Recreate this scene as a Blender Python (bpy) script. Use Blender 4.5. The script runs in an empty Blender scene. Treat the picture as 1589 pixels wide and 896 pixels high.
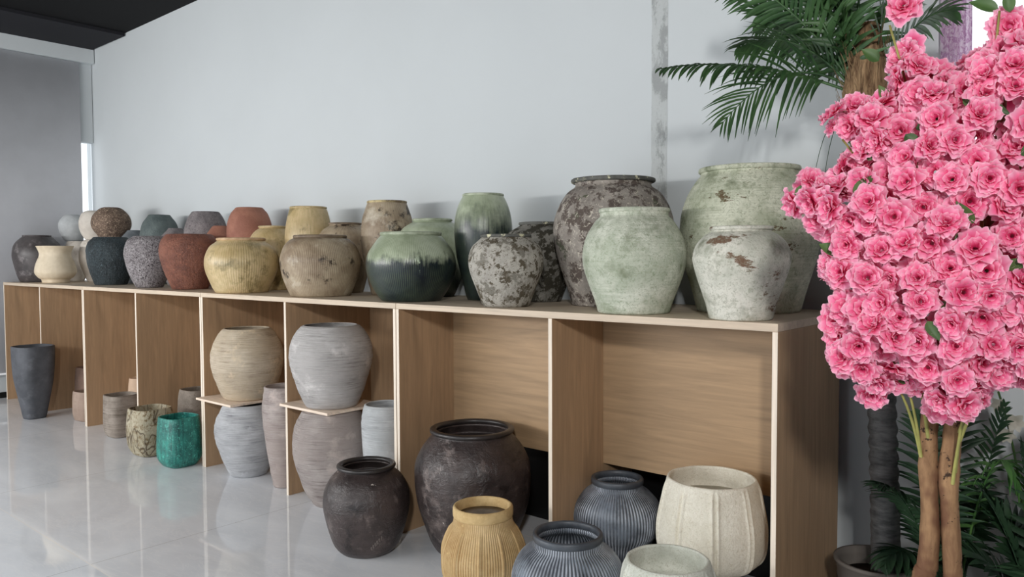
import bpy, bmesh, math, random
from mathutils import Vector, Matrix, noise as mnoise
PI = math.pi
sc = bpy.context.scene
COL = sc.collection

# ------------------------------------------------------------------ helpers
def lin(c):
    out = []
    for v in c:
        v /= 255.0
        out.append(v / 12.92 if v <= 0.04045 else ((v + 0.055) / 1.055) ** 2.4)
    return (out[0], out[1], out[2], 1.0)

def link_mesh(name, verts, faces, mat=None, parent=None, smooth=True, loc=None, uvs=None):
    me = bpy.data.meshes.new(name)
    me.from_pydata(verts, [], faces)
    me.update()
    if uvs is not None:
        lay = me.uv_layers.new(name='UVMap')
        for lp in me.loops:
            lay.data[lp.index].uv = uvs[lp.vertex_index]
    if smooth:
        for p in me.polygons:
            p.use_smooth = True
    o = bpy.data.objects.new(name, me)
    COL.objects.link(o)
    if mat:
        me.materials.append(mat)
    if parent:
        o.parent = parent
    if loc:
        o.location = loc
    return o

def thing(name, label, cat, loc=(0, 0, 0), group=None, rz=0.0):
    o = bpy.data.objects.new(name, None)
    o.empty_display_size = 0.05
    COL.objects.link(o)
    o.location = loc
    o.rotation_euler = (0, 0, rz)
    return tag(o, label, cat, group)

def tag(o, label, cat, group=None, kind=None):
    o['label'] = label
    o['category'] = cat
    if group:
        o['group'] = group
    if kind:
        o['kind'] = kind
    return o

def box_mesh(x0, x1, y0, y1, z0, z1, bev=0.0):
    bm = bmesh.new()
    bmesh.ops.create_cube(bm, size=1.0)
    for v in bm.verts:
        v.co = Vector((x0 + (v.co.x + .5) * (x1 - x0), y0 + (v.co.y + .5) * (y1 - y0), z0 + (v.co.z + .5) * (z1 - z0)))
    if bev > 0:
        bmesh.ops.bevel(bm, geom=list(bm.edges), offset=bev, segments=2, affect='EDGES', profile=0.6)
    return bm

def bm_obj(name, bm, mat, parent=None, smooth=False, loc=None):
    me = bpy.data.meshes.new(name)
    bmesh.ops.recalc_face_normals(bm, faces=list(bm.faces))
    bm.to_mesh(me)
    bm.free()
    me.materials.append(mat)
    if smooth:
        for p in me.polygons:
            p.use_smooth = True
    o = bpy.data.objects.new(name, me)
    COL.objects.link(o)
    if parent:
        o.parent = parent
    if loc:
        o.location = loc
    return o

def box(name, x0, x1, y0, y1, z0, z1, mat, parent=None, bev=0.0):
    return bm_obj(name, box_mesh(x0, x1, y0, y1, z0, z1, bev), mat, parent)

def structure(o):
    o['kind'] = 'structure'
    return o

def tube(pts, rads, seg=8, cap=True):
    """verts and faces of a tube along pts"""
    V, F = [], []
    n = len(pts)
    pts = [Vector(p) for p in pts]
    up = Vector((0.31, 0.17, 0.93)).normalized()
    for i in range(n):
        t = (pts[min(i + 1, n - 1)] - pts[max(i - 1, 0)]).normalized()
        a = t.cross(up)
        if a.length < 1e-3:
            a = t.cross(Vector((1, 0, 0)))
        a.normalize()
        b = t.cross(a).normalized()
        r = rads[i] if isinstance(rads, (list, tuple)) else rads
        for k in range(seg):
            th = 2 * PI * k / seg
            V.append(pts[i] + (a * math.cos(th) + b * math.sin(th)) * r)
    for i in range(n - 1):
        for k in range(seg):
            k2 = (k + 1) % seg
            F.append((i * seg + k, i * seg + k2, (i + 1) * seg + k2, (i + 1) * seg + k))
    if cap:
        F.append(tuple(range(seg)))
        F.append(tuple(reversed(range((n - 1) * seg, n * seg))))
    return V, F

class MB:
    def __init__(s):
        s.v, s.f, s.uv = [], [], []
    def add(s, V, F, uv=None):
        o = len(s.v)
        s.v += [tuple(x) for x in V]
        s.f += [tuple(i + o for i in f) for f in F]
        s.uv += uv if uv else [(0.5, 0.5)] * len(V)
    def build(s, name, mat, parent=None, smooth=True, loc=None):
        return link_mesh(name, s.v, s.f, mat, parent, smooth, loc, s.uv)

# ------------------------------------------------------------------ materials
class NT:
    def __init__(s, name):
        s.m = bpy.data.materials.new(name)
        s.m.use_nodes = True
        s.t = s.m.node_tree
        s.n = s.t.nodes
        s.b = s.n['Principled BSDF']
        s.out = s.n['Material Output']
        s._co = None
    def new(s, typ, **kw):
        nd = s.n.new(typ)
        for k, v in kw.items():
            setattr(nd, k, v)
        return nd
    def l(s, a, b):
        s.t.links.new(a, b)
    def co(s, scale=(1, 1, 1)):
        if s._co is None:
            s._co = s.new('ShaderNodeTexCoord').outputs['Object']
        if scale == (1, 1, 1):
            return s._co
        mp = s.new('ShaderNodeMapping')
        mp.inputs['Scale'].default_value = scale
        s.l(s._co, mp.inputs['Vector'])
        return mp.outputs[0]
    def noise(s, scale, detail=4, rough=0.6, sc3=(1, 1, 1), dist=0.0, off=None):
        nd = s.new('ShaderNodeTexNoise')
        nd.inputs['Scale'].default_value = scale
        nd.inputs['Detail'].default_value = detail
        nd.inputs['Roughness'].default_value = rough
        nd.inputs['Distortion'].default_value = dist
        c = s.co(sc3)
        if off:
            vm = s.new('ShaderNodeVectorMath')
            vm.inputs[1].default_value = off
            s.l(c, vm.inputs[0])
            c = vm.outputs[0]
        s.l(c, nd.inputs['Vector'])
        return nd.outputs['Fac']
    def ramp(s, fac, a, b, ca=(0, 0, 0, 1), cb=(1, 1, 1, 1)):
        nd = s.new('ShaderNodeValToRGB')
        e = nd.color_ramp.elements
        e[0].position, e[1].position = a, b
        e[0].color, e[1].color = ca, cb
        s.l(fac, nd.inputs[0])
        return nd.outputs[0]
    def mix(s, fac, a, b, mode='MIX'):
        nd = s.new('ShaderNodeMix', data_type='RGBA', blend_type=mode)
        for sock, v in ((nd.inputs[0], fac), (nd.inputs[6], a), (nd.inputs[7], b)):
            if hasattr(v, 'is_linked') or hasattr(v, 'node'):
                s.l(v, sock)
            else:
                sock.default_value = v
        return nd.outputs[2]
    def math(s, op, a, b=None, clamp=False):
        nd = s.new('ShaderNodeMath', operation=op)
        nd.use_clamp = clamp
        for i, v in enumerate((a, b)):
            if v is None:
                continue
            if hasattr(v, 'node'):
                s.l(v, nd.inputs[i])
            else:
                nd.inputs[i].default_value = v
        return nd.outputs[0]
    def xyz(s):
        nd = s.new('ShaderNodeSeparateXYZ')
        s.l(s.co(), nd.inputs[0])
        return nd.outputs
    def bump(s, h, strength, dist=0.01):
        nd = s.new('ShaderNodeBump')
        nd.inputs['Strength'].default_value = strength
        nd.inputs['Distance'].default_value = dist
        s.l(h, nd.inputs['Height'])
        if getattr(s, '_bn', None) is not None:
            s.l(s._bn, nd.inputs['Normal'])
        s._bn = nd.outputs[0]
        s.l(s._bn, s.b.inputs['Normal'])
    def col(s, c):
        if hasattr(c, 'node'):
            s.l(c, s.b.inputs['Base Color'])
        else:
            s.b.inputs['Base Color'].default_value = c
    def rough(s, v, spec=0.5):
        s.b.inputs['Roughness'].default_value = v
        s.b.inputs['Specular IOR Level'].default_value = spec

SEED = [0]
def desat(c, k=.72):
    m = sum(c) / 3
    return [m + (v - m) * k for v in c]
def pot_mat(name, base, second, ms=9.0, m=(.38, .62), patch=None, patch2=None, speck=None, streak=None, comb=None,
            rings=None, zg=None, rough=.75, spec=.3, grain=None, vor=None, fine=.25):
    """patch=(colour, scale, lo, hi, stretch3)  speck=(colour, scale, lo, hi)  streak=(colour, amount)
    comb=(count, colour, amount, bump)  rings=(per metre, colour, amount, bump)  zg=(colour, z_lo, z_hi, wobble)"""
    SEED[0] += 1
    base, second = desat(base), desat(second)
    off = (SEED[0] * 3.7, SEED[0] * 1.3, SEED[0] * 2.1)
    t = NT(name)
    c = t.mix(t.ramp(t.noise(ms, 6, .65, off=off), *m), lin(base), lin(second))
    if zg:
        z = t.xyz()[2]
        w = t.noise(9, 5, .6, off=off)
        w2 = t.noise(60, 3, .6, (1, 1, .08), off=off)
        zz = t.math('ADD', z, t.math('MULTIPLY', t.math('SUBTRACT', w, .5), zg[3]))
        zz = t.math('ADD', zz, t.math('MULTIPLY', t.math('SUBTRACT', w2, .5), zg[3] * .6))
        f = t.math('DIVIDE', t.math('SUBTRACT', zz, zg[1]), zg[2] - zg[1], True)
        dark = t.mix(t.ramp(t.noise(14, 5, .7, off=off), .35, .7), lin(zg[0]), lin([min(255, v * 1.35) for v in zg[0]]))
        c = t.mix(f, dark, c)
    if streak:
        f = t.ramp(t.noise(70, 4, .65, (1, 1, .06), off=off), .42, .68)
        c = t.mix(t.math('MULTIPLY', f, streak[1]), c, lin(streak[0]))
    if rings:
        n = t.noise(rings[0], 3, .7, (.03, .03, 1), off=off)
        f = t.ramp(n, .36, .66)
        n2 = t.ramp(t.noise(7, 4, .6, (1, 1, 2.5), off=off), .3, .7)
        c = t.mix(t.math('MULTIPLY', t.math('MULTIPLY', f, n2), rings[2]), c, lin(rings[1]))
        t.bump(n, rings[3], .006)
    if comb:
        X = t.xyz()
        ang = t.math('ARCTAN2', X[1], X[0])
        wob = t.math('MULTIPLY', t.noise(6, 2, .5, off=off), comb[4] if len(comb) > 4 else 2.0)
        s = t.math('SINE', t.math('ADD', t.math('MULTIPLY', ang, comb[0]), wob))
        s = t.math('ADD', t.math('MULTIPLY', s, .5), .5)
        vis = t.ramp(t.noise(8, 4, .6, off=off), .3, .65)
        c = t.mix(t.math('MULTIPLY', t.math('MULTIPLY', s, comb[2]), vis), c, lin(comb[1]))
        t.bump(s, comb[3], .004)
    for p in (patch, patch2):
        if p:
            st = p[4] if len(p) > 4 else (1, 1, 1)
            f = t.ramp(t.noise(p[1], 7, .68, st, off=(off[1] + p[1], off[0], off[2])), p[2], p[3])
            c = t.mix(f, c, lin(p[0]))
    if speck:
        f = t.ramp(t.noise(speck[1], 4, .75, dist=1.2, off=off), speck[2], speck[3])
        c = t.mix(f, c, lin(speck[0]))
    if vor:
        nd = t.new('ShaderNodeTexVoronoi', feature='DISTANCE_TO_EDGE')
        nd.inputs['Scale'].default_value = vor[1]
        wn = t.new('ShaderNodeTexNoise')
        wn.inputs['Scale'].default_value = 8
        t.l(t.co(vor[3] if len(vor) > 3 else (1, 1, 1)), wn.inputs['Vector'])
        vm = t.new('ShaderNodeVectorMath', operation='ADD')
        sc_ = t.new('ShaderNodeVectorMath', operation='SCALE')
        sc_.inputs['Scale'].default_value = .25
        t.l(wn.outputs['Color'], sc_.inputs[0])
        t.l(t.co(vor[3] if len(vor) > 3 else (1, 1, 1)), vm.inputs[0])
        t.l(sc_.outputs[0], vm.inputs[1])
        t.l(vm.outputs[0], nd.inputs['Vector'])
        f = t.ramp(nd.outputs[0], 0.0, vor[2], (1, 1, 1, 1), (0, 0, 0, 1))
        c = t.mix(t.math('MULTIPLY', f, .9), c, lin(vor[0]))
    if grain:
        t.bump(t.noise(grain[0], 5, .7, off=off, dist=.6), grain[1], grain[2])
    if fine:
        t.bump(t.noise(220, 3, .6), fine, .002)
    t.col(c)
    t.rough(rough, spec)
    return t.m

def plain_mat(name, c, rough=.6, spec=.4, var=.0, scale=8, bump=None, sc3=(1, 1, 1)):
    t = NT(name)
    if var:
        a = lin([max(0, v * (1 - var)) for v in c])
        b = lin([min(255, v * (1 + var)) for v in c])
        t.col(t.mix(t.ramp(t.noise(scale, 5, .6, sc3), .3, .7), a, b))
    else:
        t.col(lin(c))
    t.rough(rough, spec)
    if bump:
        t.bump(t.noise(bump[0], 4, .6, sc3), bump[1], bump[2])
    return t.m

def wood_mat(name, c, horiz=False):
    t = NT(name)
    st = (1, 1, .055) if not horiz else (.055, 1, 1)
    st2 = (1, 1, .12) if not horiz else (.12, 1, 1)
    a, b, d = lin(c), lin([v * .87 for v in c]), lin([v * .76 for v in c])
    c1 = t.mix(t.ramp(t.noise(38, 6, .65, st, .8), .35, .7), a, b)
    c1 = t.mix(t.math('MULTIPLY', t.ramp(t.noise(9, 3, .5, st2, 1.6), .52, .75), .45), c1, d)
    t.col(c1)
    t.rough(.5, .35)
    t.bump(t.noise(120, 3, .6, st), .08, .002)
    return t.m

M = {}
M['wood'] = wood_mat('light_oak_veneer', (178, 147, 115))
M['wood_h'] = wood_mat('light_oak_veneer_horizontal', (174, 145, 112), True)
M['edge'] = wood_mat('pale_top_veneer', (214, 196, 174), True)
M['lit_edge'] = wood_mat('lit_edge_wood', (244, 230, 212))  # panel wood in a paler copy, the light on front edges put into colour
M['board'] = wood_mat('pale_plywood', (246, 226, 206), True)

def wall_mat(name, c):
    t = NT(name)
    f = t.noise(1.3, 4, .55)
    t.col(t.mix(t.ramp(f, .3, .7), lin([v * .985 for v in c]), lin(c)))
    t.rough(.85, .2)
    t.bump(t.noise(140, 3, .6), .05, .002)
    return t.m
M['wall'] = wall_mat('white_plaster_paint', (203, 208, 210))
M['wall_grey'] = plain_mat('grey_blind_cloth', (186, 187, 191), .9, .15, .03, 2.0)
M['wall_mid'] = wall_mat('grey_plaster_paint', (84, 84, 86))
M['frame'] = plain_mat('white_metal_frame', (225, 226, 228), .4, .4)
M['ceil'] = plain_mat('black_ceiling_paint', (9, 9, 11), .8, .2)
M['ceil2'] = plain_mat('charcoal_ceiling_paint', (36, 36, 40), .8, .2)
M['skirt'] = plain_mat('black_skirting', (14, 14, 15), .45, .4)
def plaster_strip():
    t = NT('rough_patched_plaster')
    f = t.ramp(t.noise(11, 6, .75, (1, 1, .5)), .52, .6)
    c = t.mix(t.math('MULTIPLY', f, .75), lin((188, 192, 192)), lin((146, 149, 149)))
    t.col(c)
    t.rough(.95, .1)
    t.bump(t.noise(30, 6, .7), .6, .01)
    return t.m
M['strip'] = plaster_strip()
def floor_mat():
    t = NT('polished_grey_stone_tile')
    X = t.xyz()
    c = t.mix(t.ramp(t.noise(1.1, 6, .6, (1, 2.2, 1), 1.2), .32, .7), lin((214, 217, 222)), lin((234, 237, 241)))
    v = t.noise(2.2, 8, .62, (1, 2.6, 1), 2.2)
    vein = t.ramp(t.math('ABSOLUTE', t.math('SUBTRACT', v, .5)), .0, .028, (1, 1, 1, 1), (0, 0, 0, 1))
    c = t.mix(t.math('MULTIPLY', vein, .35), c, lin((240, 240, 240)))
    def joint(v, off, per, w):
        a = t.math('FRACT', t.math('DIVIDE', t.math('ADD', v, off), per))
        a = t.math('ABSOLUTE', t.math('SUBTRACT', a, .5))
        return t.math('GREATER_THAN', a, .5 - w / per)
    jx = joint(X[0], .8 + 16, 1.6, .0014)
    jy = joint(X[1], 1.2 + 8, 1.6, .0035)
    c = t.mix(jx, c, lin((160, 158, 158)))
    c = t.mix(jy, c, lin((232, 231, 230)))  # joints in this direction painted pale to stand in for their bright reflection
    t.col(c)
    t.rough(.07, .5)
    r = t.ramp(t.noise(3, 4, .6), .3, .7, (.03, .03, .03, 1), (.07, .07, .07, 1))
    t.l(r, t.b.inputs['Roughness'])
    return t.m
M['floor'] = floor_mat()
def glass_mat():
    t = NT('window_glass')
    tr = t.new('ShaderNodeBsdfTransparent')
    gl = t.new('ShaderNodeBsdfGlossy')
    gl.inputs['Roughness'].default_value = .02
    fr = t.new('ShaderNodeFresnel')
    fr.inputs['IOR'].default_value = 1.25
    mx = t.new('ShaderNodeMixShader')
    t.l(fr.outputs[0], mx.inputs[0]); t.l(tr.outputs[0], mx.inputs[1]); t.l(gl.outputs[0], mx.inputs[2])
    t.l(mx.outputs[0], t.out.inputs['Surface'])
    return t.m
M['glass'] = glass_mat()

# ------------------------------------------------------------------ room
XL, XR, YF = -6.12, 7.0, -4.3
ZC = 3.76
def wy(x):
    return .84 + (2.0 - x) * .0143
def slab_wall(name, x0, x1, z0, z1, mat, th=.12):
    V = [(x0, wy(x0), z0), (x1, wy(x1), z0), (x1, wy(x1), z1), (x0, wy(x0), z1)]
    V += [(a, b + th, c) for a, b, c in V]
    F = [(0, 1, 2, 3), (7, 6, 5, 4), (0, 4, 5, 1), (1, 5, 6, 2), (2, 6, 7, 3), (3, 7, 4, 0)]
    return link_mesh(name, V, F, mat, smooth=False)

structure(box('floor', XL - .3, XR + .1, YF - .1, 1.2, -.1, 0, M['floor']))
structure(box('ceiling', XL - .3, XR + .1, YF - .1, 1.2, ZC, ZC + .1, M['ceil']))
structure(box('trim_1', XL + .06, -5.22, YF, .93, ZC - .035, ZC - .001, M['ceil2']))
# back wall with a window opening on the right
WX0, WX1, WZ0, WZ1 = 2.36, 4.9, 1.50, 3.2
structure(slab_wall('wall_back', XL - .2, WX0, 0, ZC, M['wall']))
wb2 = structure(slab_wall('wall_back', WX0, WX1, 0, WZ0, M['wall']))
wb3 = structure(slab_wall('wall_back', WX0, WX1, WZ1, ZC, M['wall']))
wb4 = structure(slab_wall('wall_back', WX1, XR, 0, ZC, M['wall']))
w1 = bpy.data.objects.new('window_1', None); COL.objects.link(w1); w1['kind'] = 'structure'
fy = wy(3.6) + .05
mbf = MB()
for (a, b, c, d) in ((WX0, WX0 + .05, WZ0, WZ1), (WX1 - .05, WX1, WZ0, WZ1), (WX0 + .05, WX1 - .05, WZ0, WZ0 + .05), (WX0 + .05, WX1 - .05, WZ1 - .05, WZ1), (3.6, 3.65, WZ0 + .05, WZ1 - .05)):
    bm = box_mesh(a, b, fy - .02, fy + .04, c, d)
    mbf.add([v.co.copy() for v in bm.verts], [[v.index for v in f.verts] for f in bm.faces]); bm.free()
mbf.build('window_frame', M['frame'], w1, smooth=False)
box('pane', WX0 + .05, WX1 - .05, fy + .005, fy + .011, WZ0 + .05, WZ1 - .05, M['glass'], w1)
# left wall, window behind the blind
LZ0, LZ1 = .30, 2.72
structure(box('wall_left', XL - .12, XL, YF, .95, 0, LZ0, M['wall']))
structure(box('wall_left', XL - .12, XL, YF, .95, LZ1, ZC, M['wall']))
structure(box('wall_left', XL - .12, XL, YF, -3.4, LZ0, LZ1, M['wall']))
w2 = bpy.data.objects.new('window_2', None); COL.objects.link(w2); w2['kind'] = 'structure'
box('pane', XL - .07, XL - .064, -3.4, .95, LZ0, LZ1, M['glass'], w2)
structure(box('trim_2', XL, -6.03, YF, .945, 3.575, ZC - .036, M['wall']))          # bulkhead that carries the blind
structure(box('baseboard_left', XL, XL + .012, YF, .95, 0, .06, M['skirt']))
bl = thing('roller_blind', 'wide grey roller blind drawn down over the window at the far end wall', 'blind', (-6.07, -1.5, .24))
mb = MB()
ys = [-1.9 + (2.305 + 1.9) * i / 24 for i in range(25)]
V, F = [], []
for i, y in enumerate(ys):
    w = .004 * math.sin(y * 2.3)
    V += [(w, y, 0.02), (w, y, 3.33), (w + .0015, y, .02), (w + .0015, y, 3.33)]
for i in range(24):
    a, b = i * 4, i * 4 + 4
    F += [(a, b, b + 1, a + 1), (a + 2, a + 3, b + 3, b + 2), (a + 1, b + 1, b + 3, a + 3), (a, a + 2, b + 2, b)]
mb.add(V, F)
mb.build('blind_cloth', M['wall_grey'], bl)
V, F = tube([(0, -1.9, .012), (0, 2.305, .012)], .012, 10)
mb = MB(); mb.add(V, F); mb.build('bottom_bar', M['frame'], bl)
# right wall, front wall with shopfront opening (both behind the camera)
structure(box('wall_right', XR, XR + .12, YF, 1.1, 0, ZC, M['wall_mid']))
FX0, FX1, FZ1 = -6.0, 2.6, 2.7
structure(box('wall_front', FX1, XR, YF - .12, YF, 0, ZC, M['wall_mid']))
structure(box('wall_front', XL, FX1, YF - .12, YF, FZ1, ZC, M['wall_mid']))
structure(box('baseboard_back', 2.02, XR, wy(4) - .03, wy(4) - .018, 0, .085, M['skirt']))

# chased strip of rough plaster on the back wall
mb = MB()
random.seed(4)
N = 60
V, F = [], []
for i in range(N + 1):
    z = 1.0 + (ZC - 1.0) * i / N
    j1 = .007 * mnoise.noise(Vector((0.3, z * 6, 1.7))) + .004 * mnoise.noise(Vector((0.3, z * 25, 1.7)))
    j2 = .007 * mnoise.noise(Vector((4.3, z * 6, 1.7))) + .004 * mnoise.noise(Vector((4.3, z * 25, 1.7)))
    xa, xb = 1.0 + j1, 1.092 + j2
    for k in range(5):
        x = xa + (xb - xa) * k / 4
        d = .001 if k in (0, 4) else .0035 + .003 * mnoise.noise(Vector((x * 30, z * 20, 0)))
        V.append((x, wy(x) - d, z))
for i in range(N):
    for k in range(4):
        a = i * 5 + k
        F.append((a, a + 1, a + 6, a + 5))
mb.add(V, F)
structure(mb.build('trim_3', M['strip']))

# ------------------------------------------------------------------ shelf units
H, L, DP = 1.20, 2.0, .67
UNIT_LABELS = ['light oak display unit at the far end, tall slate planter in its first bay',
               'light oak display unit behind the turquoise, cracked olive and striped planters',
               'light oak display unit holding the stacked barrel planters on loose boards',
               'light oak display unit nearest the blossom tree, dark jars and ribbed planters in its bays']
for u in range(4):
    x0 = -6.0 + u * L + .002
    x1 = x0 + L - .004
    t = thing('display_unit', UNIT_LABELS[u], 'shelf', (x0, 0, 0), 'display units along the back wall')
    w = x1 - x0
    box('top_board', 0, w, 0, .79, H - .029, H, M['edge'], t, .0015)
    for a in (0.0, w - .02):
        sp = box('side_panel', a, a + .02, .002, DP, 0, H - .0292, M['wood'], t, .0008)
        box('lit_front_edge', a + .0006, a + .0194, .0005, .003, .001, H - .0302, M['lit_edge'], sp)  # thin strip added to carry the painted brightness of the front edge
    sp = box('divider', w / 2 - .01, w / 2 + .01, .002, DP, 0, H - .0292, M['wood'], t, .0008)
    box('lit_front_edge', w / 2 - .0094, w / 2 + .0094, .0005, .003, .001, H - .0302, M['lit_edge'], sp)
    for a, b in ((.0203, w / 2 - .0103), (w / 2 + .0103, w - .0203)):
        box('back_panel', a, b, *((.398, .414, .46) if u == 3 else (.640, .656, .02)), H - .0295, M['wood_h' if u == 3 else 'wood'], t)
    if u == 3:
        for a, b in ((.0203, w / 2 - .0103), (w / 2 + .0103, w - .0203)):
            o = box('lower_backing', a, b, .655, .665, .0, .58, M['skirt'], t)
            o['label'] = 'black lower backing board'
b1 = box('loose_board', -1.975, -1.53, -.062, .36, 0, .014, M['board'], bev=.001)
b1.location = (0, 0, .4775)
tag(b1, 'pale plywood board under the tan barrel planter', 'board', 'loose boards between stacked barrels')
b2 = box('loose_board', -.975, -.508, -.062, .34, 0, .014, M['board'], bev=.001)
b2.location = (0, 0, .5575)
tag(b2, 'pale plywood board under the light grey barrel planter', 'board', 'loose boards between stacked barrels')

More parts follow.
